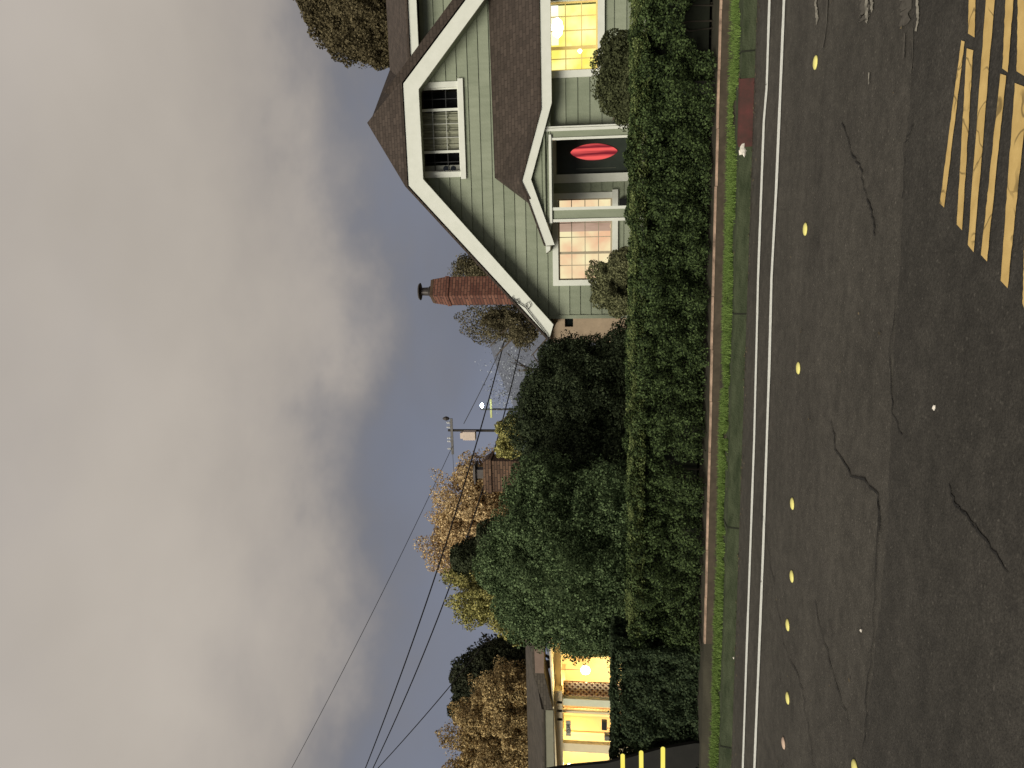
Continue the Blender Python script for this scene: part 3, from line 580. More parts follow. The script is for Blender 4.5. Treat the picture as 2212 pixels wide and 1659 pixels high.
# upper right wing
YW = 20.4
wl = py(905, 135, 19.9); ew0 = py(885, 133, 19.9); ewr = py(885-12, 0, 19.9)
wz = py(902, 60, 19.9).z; wt = py(884, 60, 19.9).z; wx = py(890, 134, 19.9).x
MB().box(wx, 10, 19.9, 19.95, wz, wt).build('fascia', WHITE, house)
siding([[(wx-.3, 3.2), (10, 3.2), (10, wz+.05), (wx-.3, wz+.05)]], YW).build('upper_siding', OLIVE, house)
ym = 23.5; zr = py(846, 150, ym).z; xr_ = py(846, 150, ym).x
r2 = MB(); r2.prism([Vector((wx-.6, 19.85, wt+.01)), Vector((10, 19.85, wt+.01)), Vector((10, ym, zr)), Vector((xr_, ym, zr))], (0, .02, .06)); r2.prism([Vector((wx-.6, 19.85, wt+.01)), Vector((xr_, ym, zr)), PK+Vector((0, .05, -.05))], (0, .02, .06))
r2.prism([Vector((10, ym, zr)), Vector((xr_, ym, zr)), Vector((xr_, 29, 4)), Vector((10, 29, 4))], (0, 0, .06)); r2.build('wing_roof', SHING, house)
MB().box(wx-.3, 10, YW+.01, 28, 3.0, wz).build('wing_wall', OLIVE, house)
# lower wing (yellow window) and porch
xw0 = py(1280, 271, YP).x; xw1 = 7.5; zt_w = py(1180, 150, YP).z
w_yel = rect(1187, 1291, 2, 152, YP)
siding(minus([[(xw0, .3), (xw1, .3), (xw1, zt_w+.1), (xw0, zt_w+.1)]], *w_yel), YP).build('lower_siding', OLIVE, house)
MB().box(xw0, xw0+.1, YP+.01, YH-.03, .3, zt_w).build('porch_side_wall', OLIVE, house)
# shed roof over the lower wing
YE = 17.35
fr = [py(1170, -60, YE), py(1174, 120, YE), py(1184, 238, YE), py(1130, 391, YE), py(1196, 538, YE)]       # lower band outline, upper edges
fr_up = [py(1166, -140, YE), py(1168, 100, YE), py(1170, 236, YE), py(1128, 392, YE), py(1178, 540, YE)]
fr_lo = [py(1186, -140, YE), py(1187, 100, YE), py(1191, 222, YE), py(1147, 388, YE), py(1192, 545, YE)]
eav_l = py(1170, 236, YE); eav = MB()
zE = eav_l.z
MB().prism([(fr_up[2].x, YE, fr_up[2].z), (xw1, YE, fr_up[2].z), (xw1, YE, fr_up[2].z-.22), (fr_lo[2].x, YE, fr_up[2].z-.22)], (0, .05, 0)).build('eave_board', WHITE, house)
lo2 = Vector((fr_lo[2].x, YE, fr_up[2].z-.22))
MB().prism([fr_up[2], fr_up[3], fr_lo[3], lo2], (0, .05, 0)).build('pediment_board', WHITE, house)
MB().prism([fr_up[3], py(1179, 531, YE), py(1198, 529, YE), fr_lo[3]], (0, .05, 0)).build('pediment_board', WHITE, house)
MB().prism([py(1179, 532, YE), py(1189, 532, YE), py(1188, 541, YE), py(1180, 547, YE)], (0, .3, 0)).build('eave_return', WHITE, house)
# pediment infill, beams, posts
YB = 17.5
zb_in = py(1190, 380, YB).z; pk = py(1145, 388, YB); pl = py(1193, 500, YB); pr = py(1192, 225, YB)
siding([[(pl.x, zb_in), (pr.x, zb_in), (pr.x, pr.z), (pk.x, pk.z), ]], YB, .265).build('pediment_siding', OLIVE, house)
xa_ = py(1280, 457, YB); 
def vpx(y0, y1, Y): return py(1280, y1, Y).x, py(1280, y0, Y).x
bx0, bx1 = vpx(288, 480, YB)
MB().box(bx0, bx1, YB-.06, YB-.03, zb_in-.02, zb_in+.035).build('beam_trim', WHITE, house)
MB().box(bx0+.02, bx1, YB, YB+.12, zb_in-.05, zb_in+.3).build('beam', OLIVE, house)
def post(y0, y1, e):
    a, b = vpx(y0, y1, YB); po = MB().box(a+.03, b-.03, YB, YB+.16, .5, zb_in-.021).build('porch_post', OLIVE, house)
    MB().box(a, a+.065, YB-.03, YB-.001, .5, zb_in-.022).build('edge_trim', WHITE, po); MB().box(b-.065, b, YB-.03, YB-.001, .5, zb_in-.022).build('edge_trim', WHITE, po)
post(446, 478, 0)
a, b = vpx(270, 300, YB)
po = MB().box(a+.03, b-.02, YB, YB+.16, .5, zb_in+.1).build('porch_post', OLIVE, house)
MB().box(a, a+.05, YB-.03, YB-.001, .5, zb_in-.022).build('edge_trim', WHITE, po); MB().box(b-.10, b-.04, YB-.03, YB-.001, .5, zb_in+.12).build('edge_trim', WHITE, po); MB().box(b-.03, b, YB-.03, YB-.001, .5, zb_in+.12).build('edge_trim', WHITE, po)
# roof surface of the porch and shed
Wt0 = py(1073, 384, YH-.04); Wt1 = Vector((xw1, YH-.04, py(1060, 100, YH-.04).z))
Fm = py(1146, 430, YE-.02)
r3 = MB(); f2 = Vector((fr_up[2].x, YE-.03, zE+.01)); f3 = fr_up[3]+Vector((0, -.03, .01))
r3.prism([Wt0, Wt1, Vector((xw1, YE-.03, zE+.01)), f2], (0, 0, .05)); r3.prism([Wt0, f2, f3], (0, 0, .05)); r3.prism([Wt0, f3, Fm, ], (0, 0, .05))
r3.prism([f3, py(1179, 531, YE)+Vector((0, -.02, .01)), Vector((py(1179, 531, YE).x, YH-.04, py(1179, 531, YE).z)), Vector((f3.x, YH-.04, f3.z))], (0, 0, .03))
Wl = py(1150, 442, YH-.04); r3.prism([Wt0, Fm, Wl], (0, .0, .05))
r3.build('porch_roof', SHING, house)
MB().box(f3.x-1.6, xw1, YE+.06, YH-.04, zb_in+.12, zb_in+.15).build('porch_ceiling', OLIVE, house)
MB().box(bx0-.2, xw0+.2, YP-.5, YH-.03, .3, .62).build('porch_floor', mat('porch_boards', (.12, .11, .09), .8, .2, 6), house)
# windows
GLASS = mat('dark_window_glass', (.006, .008, .008), .08, .1, 2, spec=.6)
def window(parent, r, Y, tw=.11, stiles=(), vbars=(), hbars=(), inside=None, sill=True, bars=WHITE, ext_=0, glass=True, bt=.022, gbars=None):
    x0, x1, z0, z1 = r; d = .05; f = MB()
    f.box(x0-tw, x0, Y-d, Y+.10, z0-.001, z1); f.box(x1, x1+tw, Y-d, Y+.10, z0-.001, z1); f.box(x0-tw, x1+tw, Y-d, Y+.10, z1+.001, z1+tw)
    if not sill: f.box(x0-tw, x1+tw, Y-d, Y+.1, z0-tw, z0-.002)
    w = f.build('window', WHITE, parent)
    if sill: MB().box(x0-tw-.05, x1+tw+.05, Y-d-.04, Y+.10, z0-tw, z0-.003).build('sill', WHITE, w)
    s_ = MB()
    for x in stiles: s_.box(x-.03, x+.03, Y+.02, Y+.07, z0+.001, z1-.001)
    s_.box(x0+.001, x0+.03, Y+.03, Y+.07, z0+.001, z1-.001); s_.box(x1-.03, x1-.001, Y+.03, Y+.07, z0+.001, z1-.001); s_.box(x0+.031, x1-.031, Y+.032, Y+.068, z0+.001, z0+.035); s_.box(x0+.031, x1-.031, Y+.032, Y+.068, z1-.035, z1-.001)
    s_.build('sash', bars, w)
    g_ = MB()
    for x, a, b in vbars: g_.box(x-bt/2, x+bt/2, Y+.055, Y+.075, a, b)
    for z, a, b in hbars: g_.box(a, b, Y+.057, Y+.077, z-bt/2, z+bt/2)
    g_.build('grille', gbars or bars, w)
    return w
# upper dark window
x0, x1, z0, z1 = w_up; st = [py(950, 237, YH).x, py(950, 328, YH).x]; zz = [z0+(z1-z0)*k/3 for k in (1, 2)]
vb = [(py(950, y, YH).x, z0, z1) for y in (267, 297, 213, 350)]
wu = window(house, w_up, YH, .13, st, [(v[0], z0, z1) for v in vb[:2]], [(z, st[1]+.03, st[0]-.03) for z in zz], bt=.016, gbars=mat('dim_grille', (.48, .48, .43), .6, .1, 5))
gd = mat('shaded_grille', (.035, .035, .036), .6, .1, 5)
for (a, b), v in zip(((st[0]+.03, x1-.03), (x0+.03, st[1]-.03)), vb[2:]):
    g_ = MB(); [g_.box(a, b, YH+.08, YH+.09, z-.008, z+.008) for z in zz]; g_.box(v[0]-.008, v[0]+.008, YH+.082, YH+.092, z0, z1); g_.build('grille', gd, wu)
MB().box(x0, x1, YH+.60, YH+.62, z0, z1).build('dark_room', mat('dark_room', (.012, .013, .013), .9, .3, 2), wu)
cu = MB(); n_ = 60; xa0, xa1 = st[1]+.04, st[0]-.04
for i in range(n_):
    f_ = lambda t_: YH+.14+.025*math.sin(t_*34)+.015*math.sin(t_*71+1)
    t0, t1 = i/n_, (i+1)/n_; cu.quad((xa0+(xa1-xa0)*t0, f_(t0), z0), (xa0+(xa1-xa0)*t1, f_(t1), z0), (xa0+(xa1-xa0)*t1, f_(t1), z1), (xa0+(xa1-xa0)*t0, f_(t0), z1))
cu.build('curtain', mat('grey_green_curtain', (.27, .27, .20), .9, .45, 3, stretch=(6, 6, .6)), wu)
bxw = py(970, 372, YH).x; MB().box(x0+.01, py(970, 356, YH).x, YH+.12, YH+.2, z0, z1).build('fan_unit', mat('grey_plastic', (.22, .22, .19), .6, .15, 5), wu)
for y_ in (988-29, 988-13):
    p = py(y_+4, 364, YH+.11); q = MB(); q.tube([(p.x, YH+.10, p.z), (p.x, YH+.12, p.z)], .062, 16); q.build('fan_opening', GLASS, wu)
# curtained lit window
x0, x1, z0, z1 = w_cur; st = [py(1260, 546, YH).x]; zz = [z1-(z1-z0)*k/4 for k in (1, 2, 3)]
vb = [py(1260, y, YH).x for y in (573, 512, 481, 458)]
DB = mat('tan_grille', (.40, .34, .24), .6, .1, 5)
wc = window(house, w_cur, YH, .14, st, [(v, z0, z1) for v in vb], [(z, x0, x1) for z in zz], bars=DB, bt=.018)
MB().box(x0-.1, x1+.1, YH+.5, YH+.52, z0-.2, z1+.2).build('lit_blind', glow('lit_blind', (.92, .56, .34), (1.0, .88, .52), .95, 1.6), wc)
val = MB(); n_ = 40
for i in range(n_):
    t0, t1 = i/n_, (i+1)/n_; lowz = lambda t_: z0+(z1-z0)*(.12+.10*math.sin(t_*9)+.25*abs(t_-.5))
    f_ = lambda t_: YH+.2+.02*math.sin(t_*50); a = x0+(x1-x0)*(.60+.26*t0); b = x0+(x1-x0)*(.60+.26*t1)
    zz0 = lambda t_: z0+.05*math.sin(t_*7)
    val.quad((a, f_(t0), zz0(t0)), (b, f_(t1), zz0(t1)), (b, f_(t1), z1+.05), (a, f_(t0), z1+.05))
val.build('drape', glow('backlit_drape', (.42, .28, .20), (.62, .44, .33), .95, 2.2, (1, 1, .5)), wc)
# bright yellow window
x0, x1, z0, z1 = w_yel; st = [py(1240, 102, YP).x]; zz = [z1-(z1-z0)*k/3 for k in (1, 2)]
vb = [py(1240, y, YP).x for y in (33, 64, 125)]
YB_ = mat('window_lit_grille', (.55, .42, .16), .6, .1, 5, emit=(.9, .6, .15), es=.35)  # the window's glow on its bars, put in as colour and emission
wy = window(house, w_yel, YP, .15, st, [(v, z0, z1) for v in vb], [(z, x0, x1) for z in zz], bars=YB_, bt=.018)
MB().box(x0-.1, x1+.1, YP+.7, YP+.72, z0-.2, z1+.2).build('lit_room', glow('lit_yellow_room', (1.0, .86, .16), (1.0, 1.0, .48), 1.1, 1.6), wy)
BULB = glow('lamp_glass', (1, .97, .8), (1, 1, .9), 6)
MB().box(py(1200, 98, YP+.68).x, x1+.1, YP+.66, YP+.68, py(1206, 50, YP+.6).z, z1+.2).build('lit_ceiling', glow('lit_ceiling', (1, 1, .62), (1, 1, .95), 1.3, 1), wy)
p = py(1253, 110, YP+.5); q = MB(); q.lathe((p.x, p.y, p.z-.05), [(.01, 0), (.04, .02), (.055, .05), (.04, .08), (.01, .10)], 14); q.build('lamp_bulb', BULB, wy, smooth=True)
p = py(1205, 60, YP+.5); q = MB(); q.lathe((p.x, p.y, p.z-.12), [(.02, 0), (.14, .03), (.22, .12), (.16, .22), (.02, .26)], 16); q.build('ceiling_lamp', BULB, wy, smooth=True)
MB().box(x0-.2, x1+.2, YP-.02+.0, YP-.018+.0, z1+.151, z1+.16).build('head_trim', WHITE, house)
# door
x0, x1, z0, z1 = d_rect
dr = MB().box(x0+.05, x1-.02, YH+.101, YH+.15, z0, z1+.02).build('front_door', DARKDOOR, house)
MB().box(x0-.15, x0+.049, YH-.06, YH+.1, z0, z1+.02).build('door_casing', WHITE, dr); MB().box(x0-.15, x1+.1, YH-.055, YH+.1, z1+.021, z1+.15).build('door_casing', WHITE, dr)
MB().box(x0+.17, x0+.185, YH+.09, YH+.099, z0+.6, z1-.45).build('door_panel', mat('door_panel_edge', (.12, .13, .10), .5, .1, 4), dr)
e_c = py(1283, 328, YH+.08); ez = (py(1232, 328, YH).z-py(1334, 328, YH).z)/2; ex = (py(1283, 310, YH).x-py(1283, 346, YH).x)/2
ov = MB(); n_ = 40; ov.prism([(e_c.x+ex*math.cos(t_)*(abs(math.cos(t_))**.35), YH+.07, e_c.z+ez*math.sin(t_)*(1-.0*abs(math.cos(t_)))) for t_ in [i*2*math.pi/n_ for i in range(n_)]], (0, .03, 0))
REDG = bpy.data.materials.new('red_curtained_glass'); REDG.use_nodes = True; t = REDG.node_tree; t.nodes.clear()
o_ = t.nodes.new('ShaderNodeOutputMaterial'); e_ = t.nodes.new('ShaderNodeEmission'); t.links.new(e_.outputs[0], o_.inputs[0]); co = t.nodes.new('ShaderNodeTexCoord'); mpn = t.nodes.new('ShaderNodeMapping'); mpn.inputs['Scale'].default_value = (1, 0, .05); t.links.new(co.outputs['Object'], mpn.inputs[0])
nz = t.nodes.new('ShaderNodeTexNoise'); nz.inputs['Scale'].default_value = 11; nz.inputs['Detail'].default_value = 5; t.links.new(mpn.outputs[0], nz.inputs[0]); r_ = t.nodes.new('ShaderNodeValToRGB'); r_.color_ramp.elements[0].position = .4; r_.color_ramp.elements[0].color = (.22, .02, .03, 1); r_.color_ramp.elements[1].position = .6; r_.color_ramp.elements[1].color = (1, .13, .12, 1)
t.links.new(nz.outputs['Fac'], r_.inputs[0]); t.links.new(r_.outputs[0], e_.inputs[0]); e_.inputs[1].default_value = .95
ov.build('oval_glass', REDG, dr)
MB().box(-.13, .13, 0, .12, 0, .2).build('mailbox', mat('black_metal', (.01, .01, .01), .4, .1, 5)); mb_ = bpy.data.objects['mailbox']; p = py(1352, 441, YH-.15); mb_.location = (p.x, p.y, p.z-.05); tag(mb_, 'small black box on the porch wall under the curtained window', 'mailbox')
# chimney
yc = 23.0
ch = MB(); cxr = py(1000, 597, yc).x; cxl = py(1000, 660, yc).x; ct = py(940, 630, yc).z
# square shaft turned on its corner a little: left face lit, right face dark
wd = cxr-cxl; cc = Vector(((cxl+cxr)/2, yc, 0)); ang = math.radians(32); hw = wd/(math.cos(ang)+math.sin(ang))/2
def sq(h_, z): return [(cc.x+(a*math.cos(ang)-b*math.sin(ang))*h_, cc.y+(a*math.sin(ang)+b*math.cos(ang))*h_, z) for a, b in ((-1, -1), (1, -1), (1, 1), (-1, 1))]
def frust(b, h0, za_, h1, zb_):
    b0 = len(b.v); b.v += sq(h0, za_)+sq(h1, zb_); b.f += [(b0+i, b0+(i+1) % 4, b0+4+(i+1) % 4, b0+4+i) for i in range(4)]+[(b0+3, b0+2, b0+1, b0), (b0+4, b0+5, b0+6, b0+7)]
zs = py(965, 630, yc).z
frust(ch, hw, 3.0, hw, zs-.12); frust(ch, hw*1.06, zs-.119, hw*1.06, zs); frust(ch, hw*1.0, zs+.001, hw*.86, ct)
chm = ch.build('brick_chimney', BRICK, house)
cp_ = MB(); frust(cp_, hw*.88, ct+.001, hw*.8, ct+.10); cp_.build('cap', mat('sooty_mortar', (.09, .055, .035), .9, .3, 8), chm)
zt = py(905, 632, yc).z; pt = MB(); pt.lathe((cc.x, cc.y, ct+.10), [(.16, 0), (.17, .06), (.13, .1), (.12, (zt-ct)*.62), (.16, (zt-ct)*.66), (.27, (zt-ct)*.70), (.24, (zt-ct)*.78), (.05, (zt-ct)*.86)], 16); pt.build('flue_pot', METAL, chm)
# small cable loops on the left rake
cb = MB(); cb.tube([py(x, y, YF-.04) for x, y in ((1106, 645), (1116, 652), (1135, 664), (1150, 684), (1168, 706), (1182, 724), (1185, 733))], .012, 6); cb.tube([py(x, y, YF-.04) for x, y in ((1138, 664), (1136, 656), (1143, 652), (1147, 660), (1141, 668))], .010, 6); cb.tube([py(x, y, YF-.04) for x, y in ((1107, 640), (1108, 650), (1119, 647), (1122, 655))], .010, 6)
cb.build('service_cable', CABLE, house)
cb = MB(); p = Fp(903, 155, YF-.02); q = Fp(872+32, 120, YF-.02); cb.box(Fp(890, 160).x, Fp(890, 160).x+.012, YF-.006, YF, py(903, 158, YF).z-.28, py(903, 158, YF).z+.12)
# stucco outbuilding seen left of the house corner
ob = thing('tan_outbuilding', 'tan stucco wall with a small dark window, left of the green house corner', 'outbuilding', (-3, 22, .5))
a = py(1240, 686, 21.5); b = py(1240, 740, 21.5); zt = py(1190, 700, 21.5).z
wr = rect(1220, 1238, 686, 706, 21.5); wr = (wr[0], wr[1], wr[2], wr[3])
mm = MB(); mm.box(b.x, wr[0], 21.5, 21.7, .4, zt); mm.box(wr[1], a.x+.3, 21.5, 21.7, .4, zt); mm.box(wr[0], wr[1], 21.5, 21.7, .4, wr[2]); mm.box(wr[0], wr[1], 21.5, 21.7, wr[3], zt); mm.build('wall', TAN, ob)
MB().box(wr[0], wr[1], 21.6, 21.62, wr[2], wr[3]).build('window', GLASS, ob)
MB().box(b.x-.1, a.x+.4, 21.3, 24, zt+.001, zt+.08).build('roof', SHING, ob)
MB().box(b.x, a.x+.3, 21.701, 23.9, .4, zt).build('rear_room', TAN, ob)
# neighbour's brown brick chimney
yc2 = 25.0; nh = thing('neighbour_house', 'mostly hidden house behind the bushes with a stout brown brick chimney', 'house', (-9, 27, .5))
def bx2(b, x0_, x1_, y0_, y1_, x, Y=yc2, dep=.8): a_ = py(x, y1_, Y).x; c_ = py(x, y0_, Y).x; b.box(a_, c_, Y, Y+dep, py(x1_, (y0_+y1_)/2, Y).z, py(x0_, (y0_+y1_)/2, Y).z)
cm = MB(); bx2(cm, 1062, 1200, 996, 1062, 1080); 
a0, a1 = py(1060, 1064, yc2).x-.02, py(1060, 993, yc2).x+.02; zt1, zt0 = py(1044, 1028, yc2).z, py(1062, 1028, yc2).z
cm.box(a0, a1, yc2-.05, yc2+.85, zt0+.001, zt0+.12); cm.prism([(a0+.02, yc2-.02, zt0+.121), (a1-.02, yc2-.02, zt0+.121), (a1-.12, yc2-.02, zt1), (a0+.12, yc2-.02, zt1)], (0, .84, 0))
c2 = cm.build('brick_chimney', BRICK2, nh)
q = MB(); xm = (a0+a1)/2; z_t = py(1020, 1028, yc2).z; q.box(xm-.16, xm+.16, yc2+.2, yc2+.55, zt1+.001, z_t-.1); q.box(xm-.34, xm+.34, yc2+.1, yc2+.7, z_t-.09, z_t-.04); q.box(xm-.2, xm+.2, yc2+.15, yc2+.6, z_t-.038, z_t); q.build('flue_pot', METAL, c2)
MB().prism([(-14, 24.3, 2.6), (-6.5, 24.3, 2.6), (-6.5, 27.5, 4.0), (-14, 27.5, 4.0)], (0, 0, .08)).build('roof', SHING, nh); MB().box(-13.5, -7, 24.8, 30, .5, 2.6).build('wall', TAN, nh)

# ------------------------------------------------------------------ left house with the lit porch
def K(cx, cy): return (1097+.17325*cx, 1371.4+.17325*cy)
lh = thing('cream_house', 'cream house at left with a brightly lit yellow porch and lattice', 'house', (-16, 22, .5))
Y1 = 20.6; Y2 = 22.6
def bk(b, cx0, cx1, cy0, cy1, Y, dep=.12):       # box from crop coordinates: cx = height, cy = leftwards
    X0 = py(*K((cx0+cx1)/2, cy1), Y).x; X1 = py(*K((cx0+cx1)/2, cy0), Y).x; zt_ = py(*K(cx0, (cy0+cy1)/2), Y).z; zb_ = py(*K(cx1, (cy0+cy1)/2), Y).z
    b.box(X0, X1, Y, Y+dep, zb_, zt_); return (X0, X1, zb_, zt_)
def bpart(name, m_, parent, cx0, cx1, cy0, cy1, Y, dep=.12):
    b = MB(); r = bk(b, cx0, cx1, cy0, cy1, Y, dep); return b.build(name, m_, parent), r
zg = .45; base = 2400
back, rr = bpart('rear_wall', CREAM, lh, 600, base, 270, 1900, Y2, .15)
bpart('beam', CREAM, lh, 575, 685, 700, 1900, Y1, .3)
bpart('fascia', mat('grey_fascia_paint', (.22, .21, .15), .7, .1, 4), lh, 455, 572, 940, 1900, Y1-.35, .05)
bpart('post', CREAM, lh, 690, base, 1395, 1500, Y1, .16)
bpart('post', mat('pale_green_post_paint', (.62, .62, .45), .6, .06, 4), lh, 690, base, 835, 920, Y1, .16)
bpart('post', CREAM, lh, 690, base, 985, 1010, Y1+.2, .1)
# roof: eave slab and gable end over the porch
rr_ = MB(); za1 = py(*K(455, 1300), Y1-.4).z; X_l = py(*K(455, 1900), Y1-.4).x-3; X_m = py(*K(455, 930), Y1-.4).x; X_r = py(*K(380, 480), Y1-.4).x; X_e = py(*K(330, 180), Y1-.4).x+.4
zm = py(*K(455, 930), Y1-.4).z; zR = py(*K(350, 480), Y1-.4).z; zRe = py(*K(335, 180), Y1-.4).z
yb2 = 24.5; ztop = py(*K(265, 900), yb2).z
rr_.prism([(X_l, Y1-.4, zm), (X_m, Y1-.4, zm), (X_m+.4, yb2, ztop), (X_l, yb2, ztop)], (0, 0, .08))
rr_.prism([(X_m, Y1-.4, zm-.1), (X_r, Y1-.4, zR+.02), (X_e, Y1-.4, zRe+.02), (X_e, yb2, ztop), (X_m, yb2, ztop)], (0, 0, .08))
rr_.build('roof', shingle('dark_roof_shingles', (.075, .062, .048)), lh)
fb = MB(); a = py(*K(450, 200), Y1-.42); b = py(*K(450, 480), Y1-.42); c = py(*K(560, 930), Y1-.42)
fb.prism([(X_e, Y1-.42, zRe+.02), (X_e, Y1-.42, a.z), (b.x, Y1-.42, b.z), (b.x, Y1-.42, zR+.02)], (0, .05, 0)); fb.build('gable_board', mat('brown_fascia_paint', (.19, .13, .10), .7, .12, 4), lh)
fb = MB(); fb.prism([(b.x, Y1-.42, zR+.02), (b.x, Y1-.42, b.z), (c.x, Y1-.42, c.z), (X_m, Y1-.42, zm)], (0, .05, 0)); fb.build('gable_board', MATS['dark_roof_shingles'], lh)
zc = py(*K(660, 700), Y1+.3).z
so_ = MB(); yq = Y1+.35
so_.prism([Vector((X_e, Y1-.36, a.z)), Vector((b.x, Y1-.36, b.z)), Vector((b.x, yq, b.z)), Vector((X_e, yq, a.z))], (0, 0, .03)); so_.prism([Vector((b.x, Y1-.36, b.z)), Vector((c.x, Y1-.36, c.z)), Vector((c.x, yq, c.z)), Vector((b.x, yq, b.z))], (0, 0, .03))
so_.build('soffit', CREAM, lh)
MB().box(c.x, X_e, yq-.01, yq+.08, zc-.02, max(zc+.05, c.z)).build('porch_header', CREAM, lh)
ce = MB(); ce.prism([(X_l, Y1-.3, zc), (X_e, Y1-.3, zc+.25), (X_e, Y2, zc+.25), (X_l, Y2, zc)], (0, 0, .05)); ce.build('porch_ceiling', CREAM, lh)
bm_ = MB()
for cy in (420, 520, 620): a = py(*K(700, cy), Y2-.2); bm_.box(a.x-.04, a.x+.04, Y1, Y2-.01, zc-.08, zc+.1)
bm_.build('ceiling_joist', CREAM, lh)
# lattices: real diagonal slats
def lattice(cx0, cx1, cy0, cy1, Y, sp_=.17, wd_=.050):
    X0 = py(*K((cx0+cx1)/2, cy1), Y).x; X1 = py(*K((cx0+cx1)/2, cy0), Y).x; zt_ = py(*K(cx0, (cy0+cy1)/2), Y).z; zb_ = .6; b = MB()
    for s__, dy in ((1, 0), (-1, .015)):
        d = -(zt_-zb_)
        while d < X1-X0+(zt_-zb_):
            quad = [(X0+d-wd_*.7, zb_), (X0+d+wd_*.7, zb_), (X0+d+wd_*.7+s__*(zt_-zb_), zt_), (X0+d-wd_*.7+s__*(zt_-zb_), zt_)]
            q_ = clip(clip(quad, 1, 0, X1) or [(0, 0)], -1, 0, -X0) if clip(quad, 1, 0, X1) else []
            if q_: b.prism([(x, Y+dy, z) for x, z in q_], (0, .012, 0))
            d += sp_
    b.build('lattice', mat('cream_lattice_paint', (.75, .55, .34), .6, .08, 6), lh)
    MB().box(X0, X1, Y+.06, Y+.08, .6, zt_).build('lattice_backing', mat('brick_red_screen', (.26, .10, .05), .9, .2, 5), lh)
lattice(690, 1265, 600, 825, Y1+.35); lattice(690, 1265, 925, 978, Y1+.36, .10)
# door, plaque, box
dd, r = bpart('door', mat('peach_door_paint', (.70, .46, .25), .5, .06, 3), lh, 700, base, 1015, 1250, Y2-.12, .1)
x0, x1, z0, z1 = r
MB().box(x0-.03, x0+.04, Y2-.17, Y2-.121, .6, z1).build('door_casing', CREAM, dd); MB().box(x1-.04, x1+.03, Y2-.17, Y2-.121, .6, z1).build('door_casing', CREAM, dd)
pq, r = bpart('number_plaque', mat('grey_plaque', (.33, .33, .26), .6, .08, 5), lh, 725, 785, 1075, 1262, Y1+.1, .03)
fc = bpy.data.curves.new('numerals', 'FONT'); fc.body = '1534'; fc.size = (r[3]-r[2])*1.05; fc.extrude = .006; fc.align_x = 'CENTER'; fc.align_y = 'CENTER'
fo = bpy.data.objects.new('tmp', fc); C.objects.link(fo); dg = bpy.context.evaluated_depsgraph_get(); dg.update(); me = bpy.data.meshes.new_from_object(fo.evaluated_get(dg)); bpy.data.objects.remove(fo)
no = bpy.data.objects.new('numerals', me); me.materials.clear(); me.materials.append(mat('grey_numeral', (.06, .06, .055), .5, .1, 5)); C.objects.link(no)
no.matrix_world = Matrix.Translation(((r[0]+r[1])/2, Y1+.09, (r[2]+r[3])/2)) @ Matrix.Rotation(math.radians(90), 4, 'X'); mw = no.matrix_world.copy(); no.parent = pq; no.matrix_parent_inverse = (Matrix.Translation(lh.location) @ pq.matrix_parent_inverse).inverted(); no.matrix_basis = mw
no.matrix_parent_inverse = Matrix()
m3 = MB(); bk(m3, 1170, 1235, 1090, 1190, Y1+.3, .15); mo = m3.build('letter_box', MATS['black_metal'], lh)
bpart('planter', mat('grey_planter', (.16, .15, .13), .8, .1, 5), lh, 1205, 1300, 1268, 1322, Y1-.1, .2)
# white hot porch lamp with its own light
lp = thing('porch_lamp', 'glaring white porch lamp hanging right of the lattice', 'lamp', tuple(py(*K(965, 440), Y1+1.0)))
pl_ = Vector(lp.location); q = MB(); q.lathe((pl_.x, pl_.y, pl_.z-.16), [(.02, 0), (.10, .04), (.14, .14), (.12, .24), (.04, .30)], 18); q.build('globe', glow('porch_globe', (1, .95, .6), (1, 1, .8), 8), lp, smooth=True)
q = MB(); q.tube([(pl_.x, pl_.y, pl_.z+.14), (pl_.x, pl_.y, zc+.05)], .012, 6); q.build('rod', METAL, lp)
plt = bpy.data.lights.new('porch_light', 'POINT'); plt.energy = 250; plt.color = (1, .80, .36); plt.shadow_soft_size = .15; po_ = bpy.data.objects.new('porch_light', plt); C.objects.link(po_); po_.parent = lp; po_.location = (0, -.25, -.05)
lp2 = thing('porch_lamp', 'porch lamp at the very left edge beside the post', 'lamp', tuple(py(*K(760, 1640), Y1+.9)))
pl2 = Vector(lp2.location); q = MB(); q.lathe((pl2.x, pl2.y, pl2.z-.1), [(.02, 0), (.08, .03), (.10, .1), (.02, .2)], 14); q.build('globe', MATS['porch_globe'], lp2, smooth=True)
plt2 = bpy.data.lights.new('porch_light', 'POINT'); plt2.energy = 170; plt2.color = (1, .80, .32); plt2.shadow_soft_size = .12; po2 = bpy.data.objects.new('porch_light', plt2); C.objects.link(po2); po2.parent = lp2; po2.location = (0, -.1, -.2)
lp2['label'] = 'porch lamp at the very left edge, lighting the yellow wall beside the post'
